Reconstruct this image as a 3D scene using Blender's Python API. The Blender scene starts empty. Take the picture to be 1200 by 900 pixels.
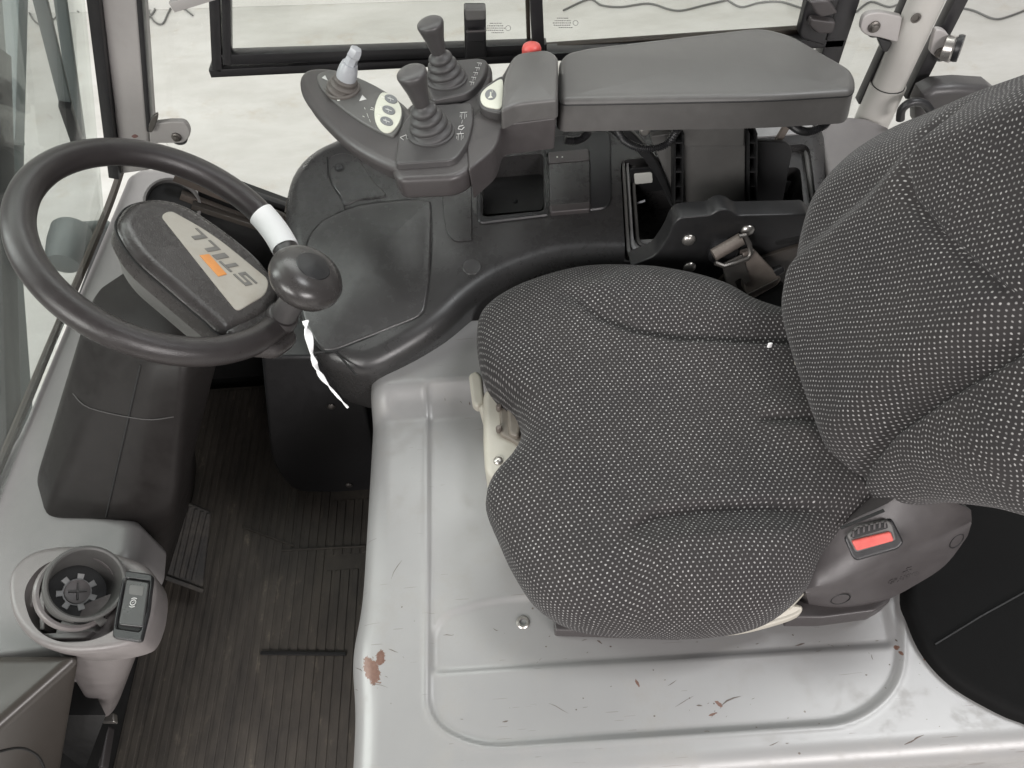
import bpy, bmesh, math, random
from mathutils import Vector, Matrix, noise
random.seed(7)
R = math.radians
SC = bpy.context.scene
COL = SC.collection

# ------------------------------------------------------------------ camera
PITCH, ROLL, HC, FPX = R(54), R(4), 1.40, 900.0
fw = Vector((0, math.cos(PITCH), -math.sin(PITCH)))
r0 = Vector((1, 0, 0)); u0 = r0.cross(fw)
rt = math.cos(ROLL)*r0 - math.sin(ROLL)*u0
up = math.cos(ROLL)*u0 + math.sin(ROLL)*r0
CAM = Vector((0, 0, HC))
cd = bpy.data.cameras.new('camera'); cam = bpy.data.objects.new('camera', cd); COL.objects.link(cam)
cd.sensor_width = 36; cd.lens = 36*FPX/1200; cd.clip_start = 0.02; cd.clip_end = 200
m = Matrix((rt, up, -fw)).transposed().to_4x4(); m.translation = CAM
cam.matrix_world = m
SC.camera = cam
# ------------------------------------------------------------------ light
w = bpy.data.worlds.new('World'); SC.world = w; w.use_nodes = True
w.node_tree.nodes['Background'].inputs[0].default_value = (0.97, 0.965, 1.0, 1)
w.node_tree.nodes['Background'].inputs[1].default_value = 0.18
def area(name, loc, size, energy, target, col=(1, 0.972, 0.955)):
    l = bpy.data.lights.new(name, 'AREA'); l.shape = 'RECTANGLE'; l.size, l.size_y = size; l.energy = energy; l.color = col
    o = bpy.data.objects.new(name, l); COL.objects.link(o); o.location = loc
    o.rotation_euler = (Vector(target)-Vector(loc)).to_track_quat('-Z', 'Y').to_euler()
area('unseen_light', (-3.0, -3.2, 2.7), (3.0, 1.4), 280, (-.3, .6, .6), (1, .955, .945))  # unseen light added on the camera side to brighten upright faces
area('unseen_light', (2.2, -3.8, 2.5), (2.6, 1.2), 210, (.2, .6, .6), (1, .955, .945))  # second unseen fill light added on the camera side
area('unseen_light', (-4.4, 1.2, 3.4), (1.0, 4.0), 190, (-.5, .6, .5), (.98, 1, .985))
area('unseen_light', (2.5, .7, 5.2), (1.0, 1.4), 125, (.2, .5, .6), (.97, .985, 1))
area('unseen_light', (-.5, 3.3, 4.8), (6.0, 2.2), 250, (0, 1.6, 0), (.97, 1, .965))  # unseen light added on the far side for sheen on top surfaces
SC.view_settings.view_transform = 'Standard'; SC.view_settings.look = 'None'
SC.view_settings.exposure = -0.10; SC.view_settings.gamma = 1
SC.view_settings.use_curve_mapping = False
SC.cycles.use_adaptive_sampling = True; SC.cycles.adaptive_threshold = 0.015
SC.cycles.use_denoising = True; SC.cycles.max_bounces = 8; SC.cycles.transparent_max_bounces = 16
SC.cycles.caustics_reflective = False; SC.cycles.caustics_refractive = False

# ------------------------------------------------------------------ measuring: photograph pixel + known plane -> place in the cab
def ray(px, py): return (px-600)*rt - (py-450)*up + FPX*fw
def P(px, py, x=None, y=None, z=None):
    r = ray(px, py)
    if z is not None: t = (z-HC)/r.z
    elif y is not None: t = y/r.y
    else: t = x/r.x
    return CAM + r*t
def PL(px, py, o, n):
    r = ray(px, py); return CAM + r*(((Vector(o)-CAM).dot(n))/r.dot(n))
def proj(p):
    v = Vector(p)-CAM; d = v.dot(fw); return (600+FPX*v.dot(rt)/d, 450-FPX*v.dot(up)/d)

# ------------------------------------------------------------------ 2d outlines
def fillet(pts, r, seg=5):
    """rounded polygon; r one number or one per corner"""
    out = []; n = len(pts)
    for i in range(n):
        a, b, c = Vector(pts[i-1]), Vector(pts[i]), Vector(pts[(i+1) % n])
        rr = r[i] if isinstance(r, (list, tuple)) else r
        d1, d2 = (a-b), (c-b); rr = min(rr, d1.length*.48, d2.length*.48)
        if rr <= 0: out.append(b); continue
        p, q = b+d1.normalized()*rr, b+d2.normalized()*rr
        for k in range(seg+1):
            t = k/seg; out.append((1-t)**2*p + 2*t*(1-t)*b + t*t*q)
    return out
def cr(pts, n=6, closed=True):
    pts = [Vector(p) for p in pts]; N = len(pts); out = []
    rng = range(N) if closed else range(N-1)
    for i in rng:
        g = (lambda k: pts[k % N]) if closed else (lambda k: pts[max(0, min(N-1, k))])
        a, b, c, d = g(i-1), g(i), g(i+1), g(i+2)
        for k in range(n):
            t = k/n
            out.append(0.5*((2*b)+(c-a)*t+(2*a-5*b+4*c-d)*t*t+(3*b-a-3*c+d)*t**3))
    if not closed: out.append(pts[-1])
    return out
def at(pts, **k): return [P(p[0], p[1], **k) for p in pts]
def atl(pts, o, n): return [PL(p[0], p[1], o, n) for p in pts]

# ------------------------------------------------------------------ geometry: everything is (verts, faces)
def join(*gs):
    V, Fc = [], []
    for g in gs:
        if g is None: continue
        o = len(V); V += g[0]; Fc += [tuple(i+o for i in f) for f in g[1]]
    return V, Fc
def newell(pts):
    n = Vector((0, 0, 0))
    for i in range(len(pts)):
        a, b = pts[i], pts[(i+1) % len(pts)]
        n += Vector(((a.y-b.y)*(a.z+b.z), (a.z-b.z)*(a.x+b.x), (a.x-b.x)*(a.y+b.y)))
    return n.normalized()
def loft(rings, cap0=True, cap1=True):
    V = [Vector(p) for r in rings for p in r]; n = len(rings[0]); Fc = []
    for i in range(len(rings)-1):
        for j in range(n):
            a, b = i*n+j, i*n+(j+1) % n
            Fc.append((a, b, b+n, a+n))
    def cap(o):
        c = []
        for j in range(n):
            if not c or (V[o+j]-V[c[-1]]).length > 2e-6: c.append(o+j)
        while len(c) > 3 and (V[c[0]]-V[c[-1]]).length <= 2e-6: c.pop()
        return c
    if cap0: Fc.append(tuple(reversed(cap(0))))
    if cap1: Fc.append(tuple(cap((len(rings)-1)*n)))
    return V, [f for f in Fc if len(f) > 2]
def inset(pts, ax, d):
    n = len(pts); out = []
    for i in range(n):
        b = pts[i]; j = i-1; k = i+1
        while (pts[j % n]-b).length < 1e-7 and j > i-n: j -= 1
        while (pts[k % n]-b).length < 1e-7 and k < i+n: k += 1
        n1 = ax.cross(b-pts[j % n]).normalized(); n2 = ax.cross(pts[k % n]-b).normalized()
        mm = (n1+n2); mm = mm.normalized() if mm.length > 1e-6 else n1
        kk = 1/max(.5, mm.dot(n1)); out.append(b+mm*d*kk)
    for _ in range(4):      # corners tighter than the inset: pull the folded run of points together
        bad = [(out[(i+1) % n]-out[i]).dot(pts[(i+1) % n]-pts[i]) < -1e-14 for i in range(n)]
        if not any(bad) or all(bad): break
        s = next(i for i in range(n) if not bad[i]); i = 0
        while i < n:
            if bad[(s+i) % n]:
                run = [(s+i) % n]
                while bad[(s+i) % n] and len(run) < n: i += 1; run.append((s+i) % n)
                m_ = sum((out[k] for k in run), Vector((0, 0, 0)))/len(run)
                for k in run: out[k] = m_.copy()
            else: i += 1
    tight = [i for i in range(n) if (out[(i+1) % n]-out[i]).length < .45*(pts[(i+1) % n]-pts[i]).length]
    if tight and n > 6:                # small loops left over at sharp corners are cut off where they cross
        u = (pts[1]-pts[0]) if (pts[1]-pts[0]).length > 1e-7 else (pts[2]-pts[0]); u = (u-ax*u.dot(ax)).normalized(); v = ax.cross(u)
        q = [(p.dot(u), p.dot(v)) for p in out]
        for i in sorted({(t-s) % n for t in tight for s in range(0, 5)}):
            x1, y1 = q[i]; x2, y2 = q[(i+1) % n]; dx, dy = x2-x1, y2-y1
            for k in range(9, 1, -1):
                x3, y3 = q[(i+k) % n]; x4, y4 = q[(i+k+1) % n]; ex, ey = x4-x3, y4-y3; den = dx*ey-dy*ex
                if (i+k+1) % n == i or abs(den) < 1e-16: continue
                s = ((x3-x1)*ey-(y3-y1)*ex)/den; t = ((x3-x1)*dy-(y3-y1)*dx)/den
                if 0 < s < 1 and 0 < t < 1:
                    c = out[i].lerp(out[(i+1) % n], s)
                    for m_ in range(1, k+1): out[(i+m_) % n] = c.copy(); q[(i+m_) % n] = (c.dot(u), c.dot(v))
                    break
    return out
def slab(top, ax, t, r=.004, rb=0.0, seg=4, taper=0.0, down=None, dome=0.0):
    """solid with the outline `top`, thickness t against ax, rounded top edge r; taper>0 widens the bottom"""
    ax = Vector(ax).normalized(); pts = [Vector(p) for p in top]
    if newell(pts).dot(ax) < 0: pts.reverse()
    dn = -ax if down is None else Vector(down)
    rings = []
    if rb > 0:
        for k in range(seg+1):
            a = math.pi/2*k/seg
            rings.append([p+dn*(t-rb*(1-math.cos(a))) for p in inset(pts, ax, rb*(1-math.sin(a))-taper)])
    else:
        rings.append([p+dn*t for p in inset(pts, ax, -taper)])
    for k in range(seg+1):
        a = math.pi/2*k/seg
        rings.append([p+dn*(r*(1-math.sin(a))) for p in inset(pts, ax, r*(1-math.cos(a)))])
    if r > .0008: rings.append(inset(rings[-1], ax, min(.0012, r*.35)))
    if dome:
        c = sum(rings[-1], Vector((0, 0, 0)))/len(rings[-1]); base = rings[-1]
        for s in (.93, .84, .72, .58, .42, .25, .1): rings.append([c+(p-c)*s+ax*dome*(1-s*s) for p in base])
    return loft(rings)
def ringslab(outer, inner, ax, t, r=.002):
    """a frame: outer and inner outlines have the same number of points"""
    ax = Vector(ax).normalized(); o = [Vector(p) for p in outer]; i = [Vector(p) for p in inner]
    if newell(o).dot(ax) < 0: o.reverse(); i.reverse()
    rings = [[p-ax*t for p in o], [p-ax*r for p in o], inset(o, ax, r), inset(i, ax, -r), [p-ax*r for p in i], [p-ax*t for p in i]]
    V, Fc = loft(rings, False, False); n = len(o)
    for j in range(n): k = (j+1) % n; Fc.append((5*n+j, 5*n+k, k, j))
    return V, Fc
def frame_of(ax):
    ax = Vector(ax).normalized(); h = Vector((0, 0, 1)) if abs(ax.z) < .9 else Vector((0, 1, 0))
    a = h.cross(ax).normalized(); return a, ax.cross(a), ax
def lathe(prof, o, ax, n=32, cap0=True, cap1=True):
    a, b, ax = frame_of(ax); o = Vector(o)
    rings = [[o+ax*h+(a*math.cos(2*math.pi*j/n)+b*math.sin(2*math.pi*j/n))*max(r, 1e-4) for j in range(n)] for r, h in prof]
    return loft(rings, cap0, cap1)
def annulus(prof, o, ax, n=32):
    return lathe(list(prof)+[prof[0]], o, ax, n, False, False)
def tube(path, r, n=10, closed=False):
    path = [Vector(p) for p in path]; N = len(path); rings = []
    t0 = (path[1]-path[0]).normalized(); a = frame_of(t0)[0]
    for i, p in enumerate(path):
        if closed: t = (path[(i+1) % N]-path[i-1]).normalized()
        else: t = (path[min(N-1, i+1)]-path[max(0, i-1)]).normalized()
        a = (a-t*a.dot(t)).normalized(); b = t.cross(a)
        rr = r[i] if isinstance(r, (list, tuple)) else r
        rings.append([p+(a*math.cos(2*math.pi*j/n)+b*math.sin(2*math.pi*j/n))*rr for j in range(n)])
    if closed:
        V, Fc = loft(rings, False, False); m = (N-1)*n
        best = min(range(n), key=lambda s: (rings[-1][0]-rings[0][s]).length)
        for j in range(n): Fc.append((m+j, m+(j+1) % n, (j+1+best) % n, (j+best) % n))
        return V, Fc
    return loft(rings)
def bar(p, q, w_, d_, upv=(0, 0, 1), bev=.0015):
    """a rectangular bar from p to q, w_ across (along upv), d_ the other way"""
    p, q = Vector(p), Vector(q); t = (q-p).normalized(); u = Vector(upv); u = (u-t*u.dot(t)).normalized(); v = t.cross(u)
    o = fillet([(-w_/2, -d_/2), (w_/2, -d_/2), (w_/2, d_/2), (-w_/2, d_/2)], bev, 2)
    return loft([[p+u*c.x+v*c.y for c in o], [q+u*c.x+v*c.y for c in o]])
def text(s, o, xd, yd, size, depth=.0004, shear=0.0, align='CENTER'):
    cu = bpy.data.curves.new('t', 'FONT'); cu.body = s; cu.size = size; cu.extrude = depth; cu.shear = shear
    cu.align_x = align; cu.align_y = 'CENTER'; cu.resolution_u = 2
    ob = bpy.data.objects.new('t', cu); COL.objects.link(ob)
    dg = bpy.context.evaluated_depsgraph_get(); me = bpy.data.meshes.new_from_object(ob.evaluated_get(dg))
    xd, yd = Vector(xd).normalized(), Vector(yd).normalized(); zd = xd.cross(yd)
    V = [Vector(o)+xd*v.co.x+yd*v.co.y+zd*v.co.z for v in me.vertices]; Fc = [tuple(p.vertices) for p in me.polygons]
    bpy.data.objects.remove(ob); bpy.data.meshes.remove(me); bpy.data.curves.remove(cu)
    return V, Fc

# ------------------------------------------------------------------ objects
OFF = {}
def thing(name, label, cat, loc, group=None):
    o = bpy.data.objects.new(name, None); COL.objects.link(o); o.location = loc; o.empty_display_size = .05
    o['label'] = label; o['category'] = cat
    if group: o['group'] = group
    OFF[o] = Vector(loc); return o
def part(name, geo, mt, parent=None, smooth=38, loc=None, **props):
    off = OFF[parent] if parent is not None else Vector(loc or (0, 0, 0))
    me = bpy.data.meshes.new(name); me.from_pydata([tuple(Vector(v)-off) for v in geo[0]], [], geo[1])
    bm = bmesh.new(); bm.from_mesh(me)
    bmesh.ops.remove_doubles(bm, verts=bm.verts, dist=1e-6)
    bmesh.ops.recalc_face_normals(bm, faces=bm.faces); bm.to_mesh(me); bm.free()
    me.polygons.foreach_set('use_smooth', [True]*len(me.polygons)); me.set_sharp_from_angle(angle=R(smooth))
    me.materials.append(mt); o = bpy.data.objects.new(name, me); COL.objects.link(o)
    o.parent = parent
    if parent is None: o.location = off
    OFF[o] = off
    for k, v in props.items(): o[k] = v
    return o
def single(name, geo, mt, label, cat, loc, group=None, smooth=38):
    o = part(name, geo, mt, None, smooth, loc); o['label'] = label; o['category'] = cat
    if group: o['group'] = group
    return o
def carve(o, cutter_geo):
    """cut a pocket out of o"""
    c = part('cutter', cutter_geo, o.data.materials[0], None, loc=(0, 0, 0))
    md = o.modifiers.new('b', 'BOOLEAN'); md.operation = 'DIFFERENCE'; md.solver = 'EXACT'; md.object = c
    bpy.context.view_layer.update()
    dg = bpy.context.evaluated_depsgraph_get(); me = bpy.data.meshes.new_from_object(o.evaluated_get(dg))
    o.modifiers.clear(); o.data = me; cm = c.data
    bpy.data.objects.remove(c); bpy.data.meshes.remove(cm)
    me.polygons.foreach_set('use_smooth', [True]*len(me.polygons)); me.set_sharp_from_angle(angle=R(38))

from mathutils.bvhtree import BVHTree
def on_surface(o, px, py):
    """where the sight line of a measured pixel meets an object, and the surface normal there"""
    me = o.data; bv = BVHTree.FromPolygons([v.co+OFF[o] for v in me.vertices], [tuple(p.vertices) for p in me.polygons])
    hit = bv.ray_cast(CAM, ray(px, py).normalized())
    n = hit[1]; n = n if n.dot(ray(px, py)) < 0 else -n
    return hit[0], n
# ------------------------------------------------------------------ materials
def mat(name): 
    mt = bpy.data.materials.new(name); mt.use_nodes = True; nt = mt.node_tree
    return mt, nt, nt.nodes['Principled BSDF']
def node(nt, t, **k):
    n = nt.nodes.new(t)
    for a, b in k.items():
        if a == 'op': n.operation = b
        elif a[0] == 'i' and a[1:].isdigit(): n.inputs[int(a[1:])].default_value = b
        else: setattr(n, a, b)
    return n
def mth(nt, op, a, b=None, c=None):
    n = nt.nodes.new('ShaderNodeMath'); n.operation = op
    for i, v in enumerate((a, b, c)):
        if v is None: continue
        if isinstance(v, (int, float)): n.inputs[i].default_value = v
        else: nt.links.new(v, n.inputs[i])
    return n.outputs[0]
def noise_tex(nt, scale, detail=4, rough=.55, vec=None):
    if vec is None: vec = node(nt, 'ShaderNodeTexCoord').outputs['Object']
    n = node(nt, 'ShaderNodeTexNoise'); n.inputs['Scale'].default_value = scale; n.inputs['Detail'].default_value = detail
    n.inputs['Roughness'].default_value = rough; nt.links.new(vec, n.inputs['Vector']); return n.outputs[0]
def ramp(nt, fac, stops):
    n = nt.nodes.new('ShaderNodeValToRGB'); nt.links.new(fac, n.inputs[0]); e = n.color_ramp.elements
    while len(e) < len(stops): e.new(.5)
    for i, (p, c) in enumerate(stops):
        e[i].position = p; e[i].color = (*c, 1) if len(c) == 3 else c
    return n.outputs[0]
def mixc(nt, fac, a, b):
    n = nt.nodes.new('ShaderNodeMix'); n.data_type = 'RGBA'
    for sock, v in ((n.inputs[0], fac), (n.inputs[6], a), (n.inputs[7], b)):
        if isinstance(v, (int, float)): sock.default_value = v
        elif isinstance(v, tuple): sock.default_value = (*v, 1)
        else: nt.links.new(v, sock)
    return n.outputs[2]
def bump(nt, h, strength, dist, bs):
    b = nt.nodes.new('ShaderNodeBump'); b.inputs['Strength'].default_value = strength; b.inputs['Distance'].default_value = dist
    nt.links.new(h, b.inputs['Height']); nt.links.new(b.outputs[0], bs.inputs['Normal'])
def plastic(name, c, rough=.45, grain=900, gs=.25, dirt=.25, dirtc=None, metal=0.0, spec=.5, rv=.3):
    mt, nt, bs = mat(name)
    big = noise_tex(nt, 9, 5, .6); fine = noise_tex(nt, grain, 2, .5); mid = noise_tex(nt, 60, 6, .7)
    dc = dirtc or tuple(min(1, x*1.7+.012) for x in c)
    f = mth(nt, 'MULTIPLY', ramp(nt, mth(nt, 'MULTIPLY', big, mid), [(.18, (0, 0, 0)), (.5, (1, 1, 1))]), dirt)
    nt.links.new(mixc(nt, f, c, dc), bs.inputs['Base Color'])
    bs.inputs['Metallic'].default_value = metal
    bs.inputs['Specular IOR Level'].default_value = spec
    nt.links.new(mth(nt, 'ADD', mth(nt, 'MULTIPLY', mth(nt, 'SUBTRACT', mid, .5), rv), mth(nt, 'ADD', mth(nt, 'MULTIPLY', mth(nt, 'SUBTRACT', big, .5), .25), rough)), bs.inputs['Roughness'])
    if gs: bump(nt, fine, gs, .0006, bs)
    return mt
M = {}
M['black'] = plastic('black_plastic', (.016, .016, .017), .38, 1100, .22)
M['black_soft'] = plastic('black_rubber', (.012, .012, .012), .55, 900, .25)
M['hole'] = plastic('dark_interior_plastic', (.008, .008, .008), .6, 600, .1, .1)
M['console'] = plastic('charcoal_console_plastic', (.034, .033, .033), .30, 1400, .18, .12)
M['lid'] = plastic('charcoal_lid_plastic', (.046, .045, .045), .26, 1300, .22, .15)
M['arm'] = plastic('grey_armrest_plastic', (.050, .045, .045), .42, 1500, .16, .25)
M['pad'] = plastic('armrest_pad_vinyl', (.084, .081, .078), .40, 1500, .10, .25)
M['joy'] = plastic('dark_grey_lever_plastic', (.052, .049, .049), .42, 1500, .15, .2)
M['bellow'] = plastic('lever_bellow_rubber', (.050, .048, .048), .5, 1500, .10, .25)
M['bellow_dusty'] = plastic('dusty_bellow_rubber', (.085, .075, .068), .55, 1500, .10, .4)
M['plate'] = plastic('grey_switch_plate_plastic', (.098, .096, .092), .45, 1500, .12, .25)
M['wheel'] = plastic('steering_wheel_rubber', (.033, .029, .029), .36, 750, .42, .3)
M['hub'] = plastic('steering_hub_rubber', (.045, .041, .040), .28, 560, .45, .3)
M['column'] = plastic('column_cover_plastic', (.016, .014, .0135), .46, 1200, .22, .3, spec=.2)
M['dash'] = plastic('grey_dash_plastic', (.185, .175, .174), .36, 900, .3, .35, (.24, .235, .22))
M['switch'] = plastic('taupe_switch_console_plastic', (.165, .150, .147), .38, 900, .3, .35)
M['box'] = plastic('brown_grey_sill_plastic', (.042, .036, .031), .32, 900, .05, .1, rv=.05)
M['beige'] = plastic('beige_seat_plastic', (.42, .40, .345), .42, 900, .1, .5, (.36, .33, .27))
M['beige2'] = plastic('taupe_dial_plastic', (.17, .15, .125), .5, 900, .1, .4)
M['white'] = plastic('white_paper', (.90, .90, .90), .7, 500, .1, .1, (.7, .7, .7))
M['label'] = plastic('label_paper', (.66, .66, .62), .6, 500, .05, .5, (.45, .44, .4))
M['red'] = plastic('red_button_plastic', (.52, .07, .06), .4, 900, .06, .4, (.75, .22, .18))
M['print'] = plastic('white_print', (.62, .62, .60), .6, 500, 0, .5, (.4, .4, .4))
M['print_grey'] = plastic('grey_print', (.10, .10, .10), .5, 500, 0, .2)
M['letter'] = plastic('badge_letter_grey', (.15, .145, .135), .45, 500, 0, .4)
M['orange'] = plastic('badge_orange', (.66, .27, .075), .45, 500, 0, .4)
M['badge'] = plastic('badge_silver', (.42, .40, .355), .34, 700, .06, .85, (.33, .29, .235), 0.0)
M['keypad'] = plastic('cream_keypad', (.58, .58, .50), .45, 700, .05, .4, (.45, .44, .37))
M['key'] = plastic('grey_key', (.15, .155, .16), .45, 700, .05, .3)
M['clear'] = plastic('translucent_white_plastic', (.36, .37, .39), .24, 300, .15, .4)
M['steel'] = plastic('bare_steel', (.52, .50, .47), .33, 500, .1, .4, (.30, .27, .23), .9)
M['dark_steel'] = plastic('dark_steel', (.16, .15, .14), .38, 500, .15, .4, (.1, .08, .06), .8)
M['rail'] = plastic('brown_steel_rail', (.07, .058, .05), .55, 300, .2, .8, (.13, .10, .085))
M['post'] = plastic('silver_grey_post_paint', (.35, .335, .325), .40, 400, .08, .4, (.28, .265, .25))
M['post_light'] = plastic('pale_grey_post_paint', (.42, .41, .385), .36, 400, .08, .4, (.36, .34, .31))
M['belt'] = plastic('worn_belt_steel', (.14, .12, .105), .5, 300, .25, .8, (.22, .19, .165), .25)
M['mast'] = plastic('grey_green_mast_paint', (.12, .14, .14), .5, 100, .1, .5, (.19, .20, .19))
M['rim_light'] = plastic('light_grey_tray_lip', (.36, .36, .355), .38, 700, .15, .4)
M['window_frame'] = plastic('black_frame_paint', (.017, .0165, .018), .36, 600, .15, .3, (.035, .032, .03))
M['pedal'] = plastic('pedal_rubber', (.008, .0072, .0064), .75, 300, .3, .8, (.095, .083, .070))
M['bracket'] = plastic('black_bracket_paint', (.015, .015, .0155), .42, 700, .12, .3)
M['seal'] = plastic('brown_black_seal', (.035, .027, .021), .6, 200, .2, .6, (.09, .07, .05))

def hood_material():
    mt, nt, bs = mat('worn_silver_grey_hood_paint')
    tc = node(nt, 'ShaderNodeTexCoord').outputs['Object']
    base = mixc(nt, noise_tex(nt, 5, 6, .65, tc), (.238, .236, .235), (.305, .302, .296))
    smud = ramp(nt, noise_tex(nt, 14, 8, .72, tc), [(.52, (0, 0, 0)), (.72, (1, 1, 1))])
    base = mixc(nt, mth(nt, 'MULTIPLY', smud, .40), base, (.25, .235, .21))
    # fine specks and scuffs
    sp = node(nt, 'ShaderNodeTexVoronoi'); sp.inputs['Scale'].default_value = 34; nt.links.new(tc, sp.inputs['Vector'])
    spot = mth(nt, 'LESS_THAN', mth(nt, 'ADD', sp.outputs['Distance'], mth(nt, 'MULTIPLY', noise_tex(nt, 300, 3, .6, tc), .05)), .068)
    keep = mth(nt, 'GREATER_THAN', noise_tex(nt, 4.5, 3, .6, tc), .52)
    f = mth(nt, 'MULTIPLY', spot, keep)
    # thin scratches, stretched noise in two directions
    for ang, sc, th in ((25, 16, .715), (-38, 13, .72), (8, 19, .73)):
        mp = node(nt, 'ShaderNodeMapping'); mp.inputs['Rotation'].default_value = (0, 0, R(ang)); mp.inputs['Scale'].default_value = (1, 26, 1)
        nt.links.new(tc, mp.inputs['Vector'])
        s = mth(nt, 'GREATER_THAN', noise_tex(nt, sc, 2, .5, mp.outputs[0]), th)
        k2 = mth(nt, 'GREATER_THAN', noise_tex(nt, 7+ang*.05, 2, .5, tc), .56)
        f = mth(nt, 'MAXIMUM', f, mth(nt, 'MULTIPLY', mth(nt, 'MULTIPLY', s, k2), .55))
    col = mixc(nt, mth(nt, 'MULTIPLY', f, .8), base, (.10, .075, .06))
    # named chips down to primer: centre, radii
    L = Vector((0.2, .45, 0))
    chips = [((435, 785), .0085, .018, 25), ((446, 771), .006, .009, 0), ((843, 824), .0045, .0022, -40), ((836, 836), .0055, .0012, 15), ((747, 799), .0018, .0045, 20), ((1052, 758), .0032, .0026, 0), ((1056, 765), .0016, .003, 20), ((1086, 760), .0022, .016, -30), ((1102, 782), .002, .012, -45)]
    for (px, py), ra, rb, an in chips:
        c = P(px, py, z=.45)-L
        mp = node(nt, 'ShaderNodeMapping', vector_type='TEXTURE'); mp.inputs['Location'].default_value = c; mp.inputs['Rotation'].default_value = (0, 0, R(an)); mp.inputs['Scale'].default_value = (ra, rb, .05)
        nt.links.new(tc, mp.inputs['Vector'])
        ln = node(nt, 'ShaderNodeVectorMath', op='LENGTH'); nt.links.new(mp.outputs[0], ln.inputs[0])
        d = mth(nt, 'ADD', ln.outputs['Value'], mth(nt, 'MULTIPLY', mth(nt, 'SUBTRACT', noise_tex(nt, 230, 5, .75, tc), .5), 1.9))
        col = mixc(nt, mth(nt, 'LESS_THAN', d, 1.0), col, mixc(nt, noise_tex(nt, 260, 3, .6, tc), (.085, .042, .030), (.19, .105, .078)))
    nt.links.new(col, bs.inputs['Base Color'])
    nt.links.new(mth(nt, 'ADD', .36, mth(nt, 'MULTIPLY', smud, .2)), bs.inputs['Roughness'])
    bs.inputs['Metallic'].default_value = 0.15
    bump(nt, noise_tex(nt, 700, 2, .5, tc), .05, .0005, bs)
    return mt
M['knob'] = plastic('glossy_knob_plastic', (.040, .037, .036), .26, 1200, .06, .15)
M['scratch'] = plastic('dark_scratch', (.09, .07, .06), .6, 300, 0, .6)
M['cover'] = plastic('matt_black_cover', (.005, .005, .005), .7, 900, .2, .2, spec=.08)
M['hood'] = hood_material()

def fabric_material():
    mt, nt, bs = mat('dotted_seat_fabric')
    uv = node(nt, 'ShaderNodeUVMap', uv_map='cloth').outputs[0]
    wob = node(nt, 'ShaderNodeTexNoise'); wob.inputs['Scale'].default_value = 55; nt.links.new(uv, wob.inputs['Vector'])
    wv = node(nt, 'ShaderNodeVectorMath', op='MULTIPLY_ADD'); nt.links.new(wob.outputs['Color'], wv.inputs[0]); wv.inputs[1].default_value = (.0036, .0036, 0); nt.links.new(uv, wv.inputs[2])
    sx = node(nt, 'ShaderNodeSeparateXYZ'); nt.links.new(wv.outputs[0], sx.inputs[0])
    p, q, r = .0067, .0045, .00102
    vv = mth(nt, 'DIVIDE', sx.outputs[1], q); row = mth(nt, 'FLOOR', vv)
    uu = mth(nt, 'ADD', mth(nt, 'DIVIDE', sx.outputs[0], p), mth(nt, 'MULTIPLY', mth(nt, 'FLOORED_MODULO', row, 2.0), .5))
    fx = mth(nt, 'MULTIPLY', mth(nt, 'SUBTRACT', mth(nt, 'FRACT', uu), .5), p)
    fy = mth(nt, 'MULTIPLY', mth(nt, 'SUBTRACT', mth(nt, 'FRACT', vv), .5), q)
    d = mth(nt, 'SQRT', mth(nt, 'ADD', mth(nt, 'POWER', mth(nt, 'ABSOLUTE', fx), 2.0), mth(nt, 'POWER', mth(nt, 'ABSOLUTE', fy), 2.0)))
    d = mth(nt, 'ADD', d, mth(nt, 'MULTIPLY', mth(nt, 'SUBTRACT', noise_tex(nt, 900, 2, .5, uv), .5), .0011))
    dot = node(nt, 'ShaderNodeMapRange', interpolation_type='SMOOTHSTEP'); nt.links.new(d, dot.inputs[0]); dot.inputs[1].default_value = r+.0004; dot.inputs[2].default_value = r-.0005
    cell = node(nt, 'ShaderNodeCombineXYZ'); nt.links.new(mth(nt, 'FLOOR', uu), cell.inputs[0]); nt.links.new(row, cell.inputs[1])
    wn_ = node(nt, 'ShaderNodeTexWhiteNoise'); wn_.noise_dimensions = '2D'; nt.links.new(cell.outputs[0], wn_.inputs['Vector'])
    worn = noise_tex(nt, 22, 5, .65, uv)
    keep = mth(nt, 'MULTIPLY', mth(nt, 'ADD', mth(nt, 'MULTIPLY', wn_.outputs['Value'], .55), .45), mth(nt, 'ADD', .45, mth(nt, 'MULTIPLY', worn, 1.05)))
    weave = noise_tex(nt, 1500, 2, .6, uv); wear = noise_tex(nt, 9, 5, .6, uv)
    ground = mixc(nt, weave, (.0095, .009, .010), (.038, .036, .0375)); ground = mixc(nt, mth(nt, 'MULTIPLY', wear, .5), ground, (.050, .044, .040))
    dotc = mixc(nt, noise_tex(nt, 350, 2, .6, uv), (.21, .205, .20), (.48, .47, .46))
    nt.links.new(mixc(nt, mth(nt, 'MULTIPLY', dot.outputs[0], keep), ground, dotc), bs.inputs['Base Color'])
    bs.inputs['Roughness'].default_value = .95; bs.inputs['Specular IOR Level'].default_value = .15
    bs.inputs['Sheen Weight'].default_value = .08; bs.inputs['Sheen Roughness'].default_value = .5
    bump(nt, mth(nt, 'ADD', mth(nt, 'MULTIPLY', weave, .6), dot.outputs[0]), .5, .0007, bs)
    return mt
M['fabric'] = fabric_material()

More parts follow.
